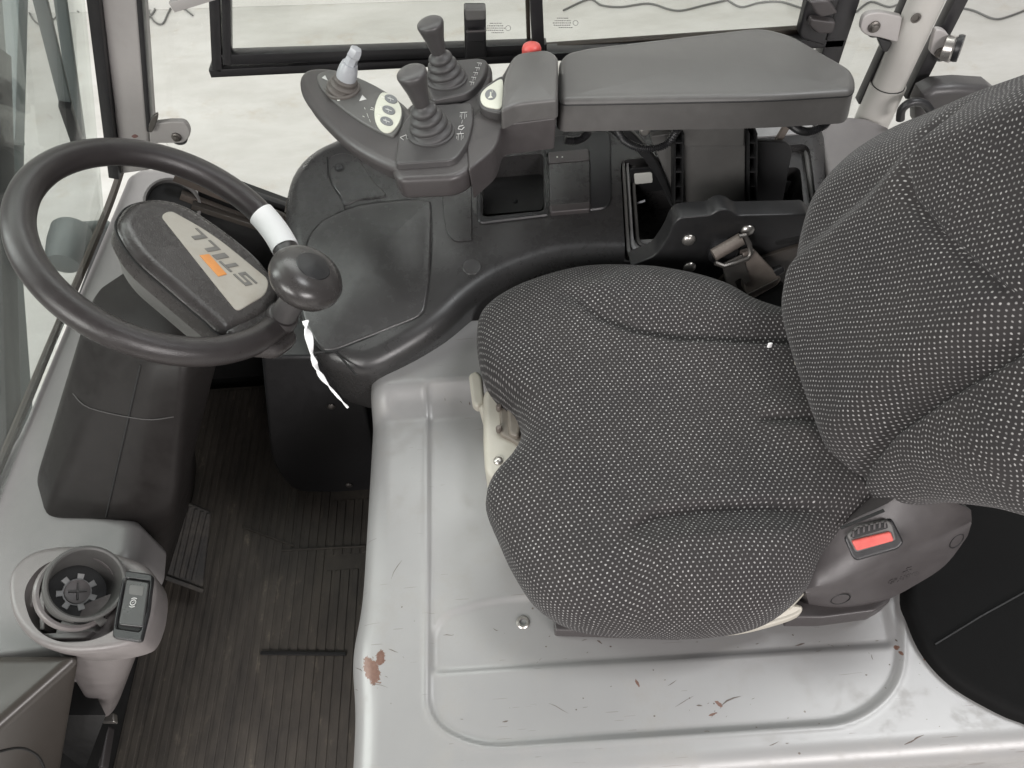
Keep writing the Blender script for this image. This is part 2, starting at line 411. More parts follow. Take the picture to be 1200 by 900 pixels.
def floor_material():
    mt, nt, bs = mat('whitewashed_concrete_floor')
    tc = node(nt, 'ShaderNodeTexCoord').outputs['Object']
    mp = node(nt, 'ShaderNodeMapping'); mp.inputs['Scale'].default_value = (1, 2.4, 1); nt.links.new(tc, mp.inputs['Vector'])
    a = noise_tex(nt, 2.2, 10, .68, mp.outputs[0]); b = noise_tex(nt, 5, 8, .75, tc)
    c = mixc(nt, ramp(nt, a, [(.35, (0, 0, 0)), (.7, (1, 1, 1))]), (.525, .515, .495), (.41, .398, .372))
    c = mixc(nt, mth(nt, 'MULTIPLY', ramp(nt, b, [(.56, (0, 0, 0)), (.76, (1, 1, 1))]), .6), c, (.36, .29, .21))
    nt.links.new(c, bs.inputs['Base Color']); bs.inputs['Roughness'].default_value = .35
    bump(nt, b, .05, .01, bs); return mt
M['floor'] = floor_material()
M['wall'] = plastic('white_hall_wall', (.82, .81, .78), .6, 40, .05, .2, (.7, .69, .66))
M['cable'] = plastic('grey_cable', (.13, .13, .125), .5, 200, 0, .2)
def mat_rubber():
    mt, nt, bs = mat('dirty_ribbed_floor_rubber')
    tc = node(nt, 'ShaderNodeTexCoord').outputs['Object']
    mp = node(nt, 'ShaderNodeMapping'); mp.inputs['Scale'].default_value = (2.2, 1, 1); nt.links.new(tc, mp.inputs['Vector'])
    a = noise_tex(nt, 6, 8, .7, mp.outputs[0]); b = noise_tex(nt, 22, 6, .7, mp.outputs[0])
    c = mixc(nt, ramp(nt, a, [(.35, (0, 0, 0)), (.7, (1, 1, 1))]), (.034, .030, .026), (.078, .068, .056))
    st = mth(nt, 'MULTIPLY', ramp(nt, b, [(.58, (0, 0, 0)), (.70, (1, 1, 1))]), ramp(nt, a, [(.46, (0, 0, 0)), (.62, (1, 1, 1))]))
    c = mixc(nt, mth(nt, 'MULTIPLY', st, .7), c, (.19, .165, .125))
    nt.links.new(c, bs.inputs['Base Color']); bs.inputs['Roughness'].default_value = .62
    bump(nt, noise_tex(nt, 260, 4, .6, tc), .25, .001, bs); return mt
M['mat'] = mat_rubber()
def glass(name, tint, refl):
    mt = bpy.data.materials.new(name); mt.use_nodes = True; nt = mt.node_tree; nt.nodes.clear()
    t = node(nt, 'ShaderNodeBsdfTransparent'); t.inputs[0].default_value = (*tint, 1)
    g = node(nt, 'ShaderNodeBsdfGlossy'); g.inputs['Roughness'].default_value = .03
    f = node(nt, 'ShaderNodeFresnel'); f.inputs[0].default_value = 1.45
    mx = node(nt, 'ShaderNodeMixShader'); o = node(nt, 'ShaderNodeOutputMaterial')
    nt.links.new(mth(nt, 'MULTIPLY', f.outputs[0], refl), mx.inputs[0]); nt.links.new(t.outputs[0], mx.inputs[1]); nt.links.new(g.outputs[0], mx.inputs[2]); nt.links.new(mx.outputs[0], o.inputs[0])
    return mt
M['glass_front'] = glass('tinted_windscreen_glass', (.915, .935, .92), .3)
M['glass_side'] = glass('side_window_glass', (.975, .98, .972), .6)
# ================================================================== HALL
ZF = -0.65
part('hall_floor', ([Vector((-14, -6, ZF)), Vector((14, -6, ZF)), Vector((14, 7, ZF)), Vector((-14, 7, ZF))], [(0, 1, 2, 3)]), M['floor'], kind='structure')
wa, wb = P(200, 11, z=ZF), P(420, 4, z=ZF); wd = (wb-wa).normalized(); A, B = wa-wd*9, wb+wd*9
wn = Vector((0, 0, 1)).cross(wd)
part('hall_wall', slab([A, B, B+wn*.2, A+wn*.2], (0, 0, 1), 3.2, .002, down=(0, 0, 1)), M['wall'], kind='structure')
def floor_cable(pts, label):
    p = [P(x, y, z=ZF+.006) for x, y in pts]
    single('floor_cable', tube(cr(p, 5, False), .0045, 6), M['cable'], label, 'cable', p[0], 'cables lying on the hall floor')
floor_cable([(160, 28), (172, 22), (181, 12), (178, 5), (173, 10), (180, 24), (190, 28), (197, 15), (203, 6), (214, 9), (226, 18)], 'looped grey cable on the floor behind the front pillar')
floor_cable([(660, 12), (690, -1), (705, 6), (728, 8), (760, 4), (785, 11), (800, 12), (825, 6), (852, 0)], 'thin grey cable waving across the floor above the armrest')
floor_cable([(850, -2), (868, 8), (890, 3), (915, 2), (945, 10), (970, 5)], 'thin grey cable lying left of the window latch block')
floor_cable([(1003, 14), (1020, 2), (1042, 8), (1060, 3), (1080, 12)], 'short grey cable behind the silver rear post')
floor_cable([(1118, 8), (1140, 12), (1165, 22), (1185, 18), (1210, 8)], 'thin grey cable at the top right corner')
floor_cable([(28, 2), (40, 24), (55, 28), (80, 8), (92, 14)], 'grey cable on the floor seen through the windscreen')

# ================================================================== CAB SHELL (dark tub under and around the driver's place)
part('cab_floor', slab([Vector(v) for v in ((-.745, .06, -.012), (.75, .06, -.012), (.75, 1.12, -.012), (-.745, 1.12, -.012))], (0, 0, 1), .05), M['hole'], kind='structure')
shell = thing('cab_shell', 'black lower cab shell behind the steering wheel and under the dash', 'cab shell', (-.3, 1.1, 0))
part('front_wall', slab([Vector(v) for v in ((-.745, .1, .44), (-.715, .1, .44), (-.715, 1.12, .44), (-.745, 1.12, .44))], (0, 0, 1), .46), M['hole'], shell)
part('far_wall', slab([P(232, 203, y=1.10), P(342, 243, y=1.10), Vector((.8, 1.10, .36)), Vector((.8, 1.10, -.02)), Vector((-.745, 1.10, -.02)), Vector((-.745, 1.10, .40)), P(232, 250, y=1.10)], (0, -1, 0), .02, .001), M['hole'], shell)
for pa, pb, wdt, mt in (((205, 205), (345, 262), .020, 'rail'), ((212, 228), (350, 281), .014, 'rail'), ((205, 196), (345, 245), .010, 'black')):
    part('sill_rail', bar(P(*pa, y=1.075), P(*pb, y=1.075), wdt, .012), M[mt], shell)
part('sill_rail', bar(P(225, 240, y=1.06), P(330, 274, y=1.06), .011, .012), M['box'], shell, label='pale brown sill rail')

# ================================================================== FLOOR MAT
def floor_mat():
    t = thing('floor_mat', 'dirty black ribbed rubber mat in the footwell', 'floor mat', (-.5, .6, 0))
    part('mat_sheet', slab([Vector(v) for v in ((-.715, .07, .004), (-.212, .07, .004), (-.212, 1.06, .004), (-.715, 1.06, .004))], (0, 0, 1), .012, .002), M['mat'], t)
    x = -.71; k = 0
    while x < -.222:
        w_ = .0118; y0, y1 = .075, 1.05
        segs = [(y0, y1)]
        if x > -.40: segs = [(y0, .60), (.632, .75)]
        for a, b in segs:
            o = [Vector((x, a, .0058)), Vector((x+w_, a, .0058)), Vector((x+w_, b, .0058)), Vector((x, b, .0058))]
            part('rib', slab(o, (0, 0, 1), .005, .0012, seg=2), M['mat'], t)
        x += .0172
    part('slot', slab(at(fillet([(305, 763), (405, 764), (405, 768), (305, 767)], 1, 2), z=.0092), (0, 0, 1), .004, .0004), M['hole'], t)
    part('edge_strip', bar(P(285, 618, z=.0062), P(345, 640, z=.0062), .004, .004), M['mat'], t)
    part('edge_strip', bar(P(330, 645, z=.0062), P(428, 640, z=.0062), .004, .004), M['mat'], t)
    return t
floor_mat()

# ================================================================== HOOD
def smooth01(x): x = max(0., min(1., x)); return x*x*(3-2*x)
def sdf(poly, x, y):
    d = 1e9; ins = False; n = len(poly); j = n-1
    for i in range(n):
        xi, yi = poly[i]; xj, yj = poly[j]; ex, ey = xj-xi, yj-yi; wx, wy = x-xi, y-yi
        t = max(0., min(1., (wx*ex+wy*ey)/(ex*ex+ey*ey+1e-12))); dx, dy = wx-ex*t, wy-ey*t
        d = min(d, dx*dx+dy*dy)
        if (yi > y) != (yj > y) and x < (xj-xi)*(y-yi)/(yj-yi)+xi: ins = not ins
        j = i
    d = math.sqrt(d); return -d if ins else d
HZ = .45
def hood():
    L = Vector((.2, .45, 0))
    t = thing('engine_hood', 'scuffed silver grey engine cover under the dotted seat', 'engine cover', L)
    e1 = [(v.x, v.y) for v in at(fillet([(503, 461), (1060, 448), (1054, 800), (1000, 845), (560, 874), (503, 845)], [6, 6, 45, 50, 60, 55], 8), z=HZ)]
    e2 = [(v.x, v.y) for v in at(fillet([(508, 786), (508, 722), (585, 700), (1036, 690), (1048, 754)], [6, 30, 40, 20, 8], 6), z=HZ)]
    rx = .034; xl = -.216
    xs = []
    for k in range(12): xs.append(('v', -.02+(HZ-rx+.02)*k/12))
    for k in range(9): xs.append(('a', math.pi/2*k/9))
    x = xl+rx
    while x < .80: xs.append(('x', x)); x += .0034 if x < .57 else .008
    ys = []
    y = .152
    for k in range(4): ys.append(('v', HZ-.12+(.12-.03)*k/4))
    for k in range(8): ys.append(('a', math.pi/2*k/8))
    y = .135+.03
    while y < .80: ys.append(('y', y)); y += .0034 if y < .5 else .005
    V, Fc = [], []
    for b in ys:
        for a in xs:
            if b[0] == 'v': yy, dzb = .135, b[1]-HZ
            elif b[0] == 'a': yy, dzb = .135+.03*(1-math.cos(b[1])), -.03*(1-math.sin(b[1]))
            else: yy, dzb = b[1], 0
            bul = .008*math.exp(-((yy-.30)/.05)**2)
            if a[0] == 'v': xx, dza = xl-.012*(HZ-a[1]), a[1]-HZ
            elif a[0] == 'a': xx, dza = xl+rx*(1-math.cos(a[1])), -rx*(1-math.sin(a[1]))
            else: xx, dza = a[1], 0
            z = HZ+min(dza, dzb)
            if a[0] == 'x' and b[0] == 'y':
                d1 = sdf(e1, xx, yy) if yy < .75 else 1; d2 = sdf(e2, xx, yy) if yy < .42 else 1
                z -= .0038*smooth01(.5-d1/.008); z -= .0032*smooth01(.5-d2/.008)
                if abs(d1) < .012: z += .0012*math.exp(-((d1-.004)/.003)**2)
                z += .0012*noise.noise(Vector((xx*5, yy*5, 3)))
            z += .030*smooth01((yy-.635)/.055)*(1 if a[0] != 'v' else 1) if a[0] != 'v' else 0
            if a[0] == 'x': z += -.004*math.exp(-((yy-.665)/.012)**2)*smooth01((xx+.2)/.03)
            V.append(Vector((xx-bul*(a[0] != 'x'), yy, z)))
    n = len(xs)
    for j in range(len(ys)-1):
        for i in range(n-1): Fc.append((j*n+i, j*n+i+1, (j+1)*n+i+1, (j+1)*n+i))
    part('hood_shell', (V, Fc), M['hood'], t, 60)
    # threaded hole near the seat
    c = P(613, 730, z=HZ-.009)
    part('bolt_socket', annulus([(.0085, -.004), (.0085, .003), (.007, .0045), (.0045, .0045), (.0045, -.003)], c, (0, 0, 1), 20), M['steel'], t)
    part('socket_hole', lathe([(.0046, .0005), (.0046, .0012)], c, (0, 0, 1), 14), M['hole'], t)
hood()
def scratches():
    hs = [o for o in COL.objects if o.name == 'hood_shell'][0]; me = hs.data; L = OFF[hs]
    bv = BVHTree.FromPolygons([v.co+L for v in me.vertices], [tuple(p.vertices) for p in me.polygons]); rnd = random.Random(11); g = []
    def stroke(px, py, ln, an, w_):
        pts = []; x, y = px, py
        for k in range(4):
            hit = bv.ray_cast(CAM, ray(x, y).normalized())
            if hit[0] is None: return
            pts.append(hit[0]+hit[1]*(.00018 if hit[1].z > 0 else -.00018)); an += rnd.uniform(-18, 18); x += ln/3*math.cos(R(an)); y += ln/3*math.sin(R(an))
        V = []; d = (pts[-1]-pts[0]); d.z = 0
        if d.length < 1e-6: return
        s = Vector((-d.y, d.x, 0)).normalized()
        for k, p in enumerate(pts):
            f = w_*(.25, 1, .8, .15)[k]; V += [p-s*f, p+s*f]
        g.append((V, [(0, 2, 3, 1), (2, 4, 5, 3), (4, 6, 7, 5)]))
    for cx, cy, sx, sy, n, an in ((835, 825, 60, 16, 16, -40), (960, 755, 90, 8, 18, 3), (450, 790, 28, 28, 12, 30), (700, 745, 110, 14, 12, -4), (760, 800, 130, 30, 14, -25), (560, 745, 40, 20, 5, 10), (1090, 790, 25, 25, 7, 40), (930, 860, 160, 14, 10, 5), (540, 480, 25, 18, 6, 60), (470, 700, 18, 60, 5, -60), (1020, 780, 40, 30, 8, 20), (640, 830, 90, 22, 8, 25)):
        for k in range(int(n*.75)): stroke(rnd.gauss(cx, sx*.6), rnd.gauss(cy, sy*.6), rnd.choice((1.5, 2, 2.5, 4, 7, 12, 26)), an+rnd.uniform(-35, 35)+rnd.choice((0, 180)), rnd.choice((.0002, .0003, .00045, .0009)))
    part('scratches', join(*g), M['scratch'], hs.parent, kind='stuff')
scratches()
# black cover at the lower right
cov = thing('wheel_arch_cover', 'black plastic corner cover at the right behind the seat', 'cover', (.62, .3, .45))
o = at(cr([(1062, 690), (1072, 730), (1090, 765), (1120, 797), (1160, 822), (1205, 842), (1260, 850), (1300, 700), (1260, 560), (1140, 560), (1080, 600)], 6), z=.470)
part('cover_body', slab(o, (0, 0, 1), .05, .012, seg=4), M['cover'], cov)
part('seam', tube([P(1096, 755, z=.4712), P(1150, 722, z=.4712), P(1215, 686, z=.4712)], .0011, 6), M['hole'], cov)

# ================================================================== SEAT
def cloth(name, V, Fc, UV, parent):
    o = part(name, (V, Fc), M['fabric'], None, 180, loc=(0, 0, 0))
    return o
def pillow(name, parent, outline, ctr, rings, emb, frame, uvoff=(0, 0)):
    """outline in (u,v); rings: list of (t, h); emb(u,v,t)->extra h on the front; frame(u,v,h)->world"""
    V, UV = [], []; n = len(outline); Fc = []
    prev = None
    for ri, (t, h) in enumerate(rings):
        row = []
        for j, (ou, ov) in enumerate(outline):
            u, v = ctr[0]+(ou-ctr[0])*t, ctr[1]+(ov-ctr[1])*t
            hh = h+emb(u, v, t, ri)
            V.append(frame(u, v, hh))
            d = Vector((ou-ctr[0], ov-ctr[1])).normalized()
            if prev is None: ex = 0
            else:
                pu, pv, ph, pe = prev[j]; dl = math.hypot(u-pu, v-pv); sgn = 1
                ex = pe + (math.sqrt(dl*dl+(hh-ph)**2) - dl if t >= rings[ri-1][0] else math.sqrt(dl*dl+(hh-ph)**2)+dl)
            row.append((u, v, hh, ex)); UV.append((u+d.x*ex+uvoff[0], v+d.y*ex+uvoff[1]))
        prev = row
    for i in range(len(rings)-1):
        for j in range(n):
            k = (j+1) % n; Fc.append((i*n+j, i*n+k, (i+1)*n+k, (i+1)*n+j))
    Fc.append(tuple(range(n-1, -1, -1))); Fc.append(tuple((len(rings)-1)*n+j for j in range(n)))
    off = OFF[parent]; me = bpy.data.meshes.new(name); me.from_pydata([tuple(p-off) for p in V], [], Fc)
    ul = me.uv_layers.new(name='cloth')
    for lp in me.loops: ul.data[lp.index].uv = UV[lp.vertex_index]
    me.polygons.foreach_set('use_smooth', [True]*len(me.polygons)); me.materials.append(M['fabric'])
    o = bpy.data.objects.new(name, me); COL.objects.link(o); o.parent = parent; OFF[o] = off
    bm = bmesh.new(); bm.from_mesh(me); bmesh.ops.recalc_face_normals(bm, faces=bm.faces); bm.to_mesh(me); bm.free()
    return o
def resample(pts, n):
    pts = [Vector(p) for p in pts]; L = [0]
    for i in range(len(pts)): L.append(L[-1]+(pts[(i+1) % len(pts)]-pts[i]).length)
    out = []; i = 0
    for k in range(n):
        s = L[-1]*k/n
        while L[i+1] < s: i += 1
        t = (s-L[i])/max(1e-9, L[i+1]-L[i]); out.append(pts[i].lerp(pts[(i+1) % len(pts)], t))
    return out
def poly_d(line, u, v):
    """distance and side (+ left of travel) to an open polyline, and the fraction along it"""
    best = (1e9, 1, 0); N = len(line)-1
    for i in range(N):
        ax, ay = line[i]; bx, by = line[i+1]; ex, ey = bx-ax, by-ay; wx, wy = u-ax, v-ay
        t = max(0., min(1., (wx*ex+wy*ey)/(ex*ex+ey*ey))); d = math.hypot(wx-ex*t, wy-ey*t)
        if d < best[0]: best = (d, 1 if ex*wy-ey*wx > 0 else -1, (i+t)/N)
    return best
SEATL = Vector((.2, .5, HZ))
seat = thing('driver_seat', 'dark grey driver seat in white dotted fabric with a red belt buckle', 'seat', SEATL)
def cushion():
    ZT, ZE = .622, .552
    sil = [(557, 388, .575), (562, 360, .58), (583, 335, .59), (622, 318, .588), (680, 309, .578), (742, 309, .576), (800, 317, .576), (850, 331, .576), (885, 350, .576), (925, 361, .58),
           (1000, 372, .6), (1055, 460, .6), (1062, 560, .6), (1020, 600, .58), (965, 650, .56), (944, 692, .555), (900, 727, .55), (832, 741, .548), (748, 741, .548), (675, 732, .55), (628, 705, .555),
           (600, 664, .56), (581, 622, .565), (568, 586, .57), (575, 560, .57), (597, 535, .57), (610, 508, .57), (603, 474, .57), (580, 450, .572), (563, 424, .575)]
    o = [P(a, b, z=c) for a, b, c in sil]; out = resample(cr([(p.x, p.y) for p in o], 8), 200)
    ctr = (P(790, 530, z=.6).x, P(790, 530, z=.6).y)
    rings = []
    N = 64
    for k in range(N):
        t = .02+.98*(k/(N-1))**.80
        rings.append((t, ZE+(ZT-ZE)*(max(0, 1-t**5.6))**(1/2.3)))
    for k in range(1, 10):
        a = math.pi/2*k/9; rings.append((1-.10*(1-math.cos(a)), ZE-.062*math.sin(a)))
    s1 = [(p.x, p.y) for p in at([(648, 330), (668, 352), (700, 376), (745, 392), (800, 399), (860, 401), (960, 401)], z=.615)]
    s2 = [(p.x, p.y) for p in at([(715, 640), (735, 617), (770, 602), (830, 595), (900, 592), (1040, 588)], z=.615)]
    s3 = [(p.x, p.y) for p in at([(880, 488), (920, 489), (1000, 490)], z=.615)]
    def emb(u, v, t, ri):
        if ri >= N: return 0
        edge = smooth01((1-t)/.25); e = 0
        for ln, sg in ((s1, 1), (s2, -1)):
            d, sd, f = poly_d(ln, u, v); fade = smooth01(f*2.6+.08)
            if sd*sg > 0: e += (-.008+.025*smooth01(d/.045))*fade*edge*smooth01(d/.004)
            else: e += .0045*math.exp(-(d/.035)**2)*fade*edge*smooth01(d/.004)
            e -= .006*math.exp(-(d/.0035)**2)*smooth01(f*3-.6)*edge
        d, sd, f = poly_d(s3, u, v); e -= .006*math.exp(-(d/.006)**2)*smooth01(f*3)*edge; e += .005*math.exp(-((d-.02)/.02)**2)*smooth01(f*3)*edge
        # a soft dip along the middle, thighs pressed, front roll
        e -= .010*math.exp(-((v-.525)/.10)**2)*edge*smooth01((u-.02)/.2)
        e += .0022*noise.noise(Vector((u*16, v*16, 1)))*edge
        e -= .010*smooth01((.06-u)/.12)*edge
        return e
    pillow('seat_cushion', seat, [(p.x, p.y) for p in out], ctr, rings, emb, lambda u, v, h: Vector((u, v, h)))
    # dark shell under the cushion
    so = [Vector((p.x, p.y, .505)) for p in resample([Vector((q.x, q.y)) for q in out], 80)]
    if newell(so).z < 0: so.reverse()
    so = inset(so, Vector((0, 0, 1)), .05)
    part('cushion_shell', slab(so, (0, 0, 1), .055, .006), M['black_soft'], seat)
cushion()
LEAN = R(16); BO = Vector((.396, 0, .6)); BN = Vector((-math.cos(LEAN), 0, math.sin(LEAN))); BV = Vector((math.sin(LEAN), 0, math.cos(LEAN)))
def back_at(px, py, h=0.0):
    p = PL(px, py, BO+BN*h, BN); return (p.y, (p-BO).dot(BV))
def backrest():
    ol = [(.40, -.035), (.50, -.045), (.61, -.045), (.69, -.035), (.74, .005), (.788, .055), (.814, .108), (.804, .168), (.770, .230), (.733, .278), (.694, .330), (.648, .384), (.605, .44), (.55, .495), (.47, .505), (.41, .46), (.365, .39),
          (.318, .31), (.280, .225), (.282, .165), (.318, .115), (.358, .05)]
    out = resample(cr(ol, 8), 200); ctr = (.51, .20)
    rings = []; N = 64; HE = -.035
    for k in range(N):
        t = .02+.98*(k/(N-1))**.80
        rings.append((t, HE+.045*(max(0, 1-t**6))**(1/2.2)))
    for k in range(1, 10):
        a = math.pi/2*k/9; rings.append((1-.12*(1-math.cos(a)), HE-.075*math.sin(a)))
    c1 = [back_at(*p) for p in [(1005, 575), (1030, 548), (1080, 505), (1140, 465), (1205, 428), (1300, 370)]]
    c2 = [back_at(*p) for p in [(925, 335), (965, 305), (1010, 272), (1060, 232), (1100, 190), (1135, 135)]]
    c3 = [back_at(*p) for p in [(1140, 120), (1118, 160), (1112, 205), (1125, 245), (1160, 285), (1205, 325), (1290, 390)]]
    def emb(u, v, t, ri):
        if ri >= N: return 0
        edge = smooth01((1-t)/.22); e = 0
        d, sd, f = poly_d(c1, u, v)
        e -= .013*math.exp(-(d/.0055)**2)*edge
        e += (.030*smooth01(d/.045) if sd < 0 else .002)*smooth01((1-t)/.35)
        d, sd, f = poly_d(c2, u, v)
        if sd > 0: e += .016*smooth01((d+.004)/.03)*smooth01((1-t)/.35)
        d, sd, f = poly_d(c3, u, v)
        e -= .009*math.exp(-(d/.004)**2)*edge*smooth01(f*4)
        if sd > 0: e += .006*smooth01(d/.02)*edge
        e += .0025*noise.noise(Vector((u*13, v*13, 5)))*edge
        return e
    pillow('backrest', seat, [(p.x, p.y) for p in out], ctr, rings, emb, lambda u, v, h: BO+Vector((0, u, 0))+BV*v+BN*h, (.3, .1))
backrest()
def buckle_cover():
    # faceted plastic cover beside the seat: top face, outer face, lower skirt
    def q(px, py, z): return P(px, py, z=z)
    top = [q(952, 655, .560), q(985, 617, .585), q(1040, 590, .61), q(1062, 574, .625), q(1090, 575, .628), q(1138, 598, .62)]
    rid = [q(944, 694, .545), q(985, 682, .552), q(1030, 662, .558), q(1070, 643, .562), q(1100, 632, .565), q(1139, 612, .570)]
    low = [q(948, 708, .50), q(985, 712, .495), q(1035, 704, .495), q(1072, 686, .50), (q(1108, 662, .515)), q(1134, 628, .545)]
    bot = [v+Vector((-.01, .02, -.04)) for v in low]
    bak = [v+Vector((0, .09, -.06)) for v in top]
    rows = [bak, top, rid, low, bot]; V = []; Fc = []
    rows = [cr(r, 4, False) for r in rows]
    n = len(rows[0])
    # soften the ridge
    def lerp(a, b, t): return [x.lerp(y, t) for x, y in zip(a, b)]
    full = [rows[0], lerp(rows[0], rows[1], .93), rows[1], lerp(rows[1], rows[2], .06), lerp(rows[1], rows[2], .5), lerp(rows[1], rows[2], .93), [a+(b-a)*.5+Vector((0, .0012, -.001)) for a, b in zip(lerp(rows[1], rows[2], .95), lerp(rows[2], rows[3], .05))], lerp(rows[2], rows[3], .07), lerp(rows[2], rows[3], .5), lerp(rows[2], rows[3], .93), rows[3], rows[4]]
    for r in full: V += r
    for i in range(len(full)-1):
        for j in range(n-1): Fc.append((i*n+j, i*n+j+1, (i+1)*n+j+1, (i+1)*n+j))
    Fc.append(tuple(i*n for i in range(len(full)))); Fc.append(tuple(i*n+n-1 for i in reversed(range(len(full)))))
    sc_ = part('side_cover', (V, Fc), M['arm'], seat, 50)
    # local plane of the top face near the buckle
    a, b, c = P(985, 640, z=.565), P(1060, 610, z=.592), P(1030, 662, z=.558)
    nn = (b-a).cross(c-a).normalized(); nn = nn if nn.z > 0 else -nn
    o0 = P(1020, 632, z=.5745)
    def pl(pts, h): return atl(pts, o0+nn*h, nn)
    part('buckle_frame', slab(pl(fillet([(989, 631), (1000, 620), (1046, 608), (1060, 636), (1053, 644), (1004, 658), (998, 653)], 4), .010), nn, .03, .003), M['black'], sc_)
    part('buckle_collar', slab(pl(fillet([(992, 627), (1004, 616), (1040, 609), (1046, 614), (1051, 633), (1003, 648)], 4), .013), nn, .01, .002), M['plate'], sc_)
    part('buckle_slot', slab(pl(fillet([(996, 628), (1006, 619), (1039, 612), (1041, 619), (1000, 631)], 2), .0137), nn, .004, .0004), M['hole'], sc_)
    for k in range(7):
        x = 999+k*6.2; y = 626-k*1.75-(1.5 if 0 < k < 6 else 0)
        part('buckle_tooth', slab(pl([(x, y-4), (x+2.6, y-4.6), (x+2.2, y+3), (x-.4, y+3.5)], .0150), nn, .003, .0006), M['arm'], sc_)
    part('release_button', slab(pl(fillet([(998, 634), (1044, 623), (1048, 634), (1004, 646)], 3), .0165), nn, .008, .0015), M['red'], sc_)
    for px, py, s_ in ((1121, 634, 11), (985, 702, 12)):
        try:
            c, n = on_surface(sc_, px, py); fa, fb, _ = frame_of(n)
            part('blind_cap', slab([c+(fa*math.cos(k*math.pi/10)+fb*math.sin(k*math.pi/10))*s_/1150 for k in range(20)], n, .003, .0006, down=n*-1) , M['arm'], sc_)
            part('cap_gap', tube([c+n*.0002+(fa*math.cos(k*math.pi/10)+fb*math.sin(k*math.pi/10))*(s_/1150+.0006) for k in range(20)], .0006, 5, True), M['hole'], sc_)
        except TypeError: pass
    part('lap_slot', bar(P(985, 619, z=.594), P(1036, 598, z=.611), .0016, .004), M['hole'], sc_)
    part('skirt', slab(at(fillet([(925, 700), (960, 702), (1048, 690), (1042, 706), (1025, 716), (965, 724), (925, 724)], 3), z=.492), (0, 0, 1), .03, .003), M['arm'], seat)
    e = [P(822, 742, z=.515), P(850, 728, z=.517), P(890, 718, z=.519), P(925, 708, z=.52), P(940, 710, z=.52), P(936, 720, z=.517), P(905, 731, z=.514), P(865, 740, z=.512)]
    part('edge_lever', slab(cr(e, 4), (0, 0, 1), .012, .003), M['beige'], seat)
    part('edge_tab', slab(at(fillet([(922, 707), (940, 688), (945, 693), (928, 712)], 2), z=.53), (0, 0, 1), .01, .002), M['beige'], seat)
    # emblem: a small raised lug and a worn relief word on the outer face
    oo, nz = on_surface(sc_, 1062, 672)
    xd = (PL(1090, 663, oo, nz)-PL(1034, 681, oo, nz)).normalized(); yd = nz.cross(xd)
    part('relief_word', text('GRAMMER', oo-yd*.006+nz*.0002, xd, yd, .0105, .0004), M['arm'], sc_)
    part('relief_emblem', join(bar(oo+yd*.004-xd*.006+nz*.0004, oo+yd*.004+xd*.006+nz*.0004, .0022, .0012, yd), bar(oo+yd*.0085-xd*.002+nz*.0004, oo+yd*.0085+xd*.005+nz*.0004, .0022, .0012, yd), bar(oo+nz*.0004, oo+yd*.009+xd*.002+nz*.0004, .0022, .0012, xd)), M['arm'], sc_)
buckle_cover()
def front_adjuster():
    h = part('weight_adjuster', slab(at(fillet([(566, 458), (578, 450), (612, 452), (660, 455), (660, 570), (582, 566), (568, 552), (566, 520)], 8), z=.520), (0, 0, 1), .075, .008, seg=4), M['beige'], seat)
    part('adjuster_lever', slab(at(fillet([(549, 438), (558, 433), (565, 440), (568, 470), (560, 477), (553, 472)], 4), z=.505), (0, 0, 1), .014, .005), M['beige'], h)
    part('lever_stem', tube([P(561, 470, z=.497), P(567, 482, z=.495), P(572, 500, z=.49)], .006, 10), M['beige'], h)
    part('dial_bracket', slab(at(fillet([(585, 474), (592, 470), (620, 468), (620, 530), (600, 515), (586, 508)], 3), z=.528), (0, 0, 1), .012, .003), M['beige2'], h)
    for y in (478, 503): part('bracket_pin', lathe([(.0045, -.004), (.0045, .004), (.003, .006)], P(585, y, z=.528), (0, 0, 1), 12), M['belt'], h)
    part('dial', slab(at(fillet([(594, 474), (606, 473), (612, 495), (608, 512), (596, 508)], 5), z=.536), (0, 0, 1), .012, .004), M['beige2'], h)
    part('rivet', lathe([(.0062, 0), (.0062, .0015), (.0045, .0035), (.0015, .0045)], P(584, 540, z=.520), (0, 0, 1), 16), M['steel'], h)
    part('rubber_foot', slab(at(fillet([(648, 722), (800, 732), (800, 744), (650, 739)], 3), z=.466), (0, 0, 1), .02, .003), M['arm'], seat)
    part('suspension_base', slab([Vector(v) for v in ((.02, .36, .50), (.40, .36, .50), (.40, .70, .50), (.02, .70, .50))], (0, 0, 1), .05, .004), M['black_soft'], seat)
front_adjuster()
for (px, py, z, lb, s_, mt) in ((903, 402, .632, 'tiny white crumb in the far seam of the seat cushion', (6, 2.2), 'white'), (934, 420, .622, 'tan seed husk on the seat where it meets the backrest', (3, 7), 'beige')):
    c = P(px, py, z=z)
    single('crumb', slab(at(fillet([(px-s_[0]*.6, py), (px, py-s_[1]*.6), (px+s_[0]*.6, py), (px, py+s_[1]*.6)], 2, 3), z=z), (0, 0, 1), .008, .001), M[mt], lb, 'crumb', c)

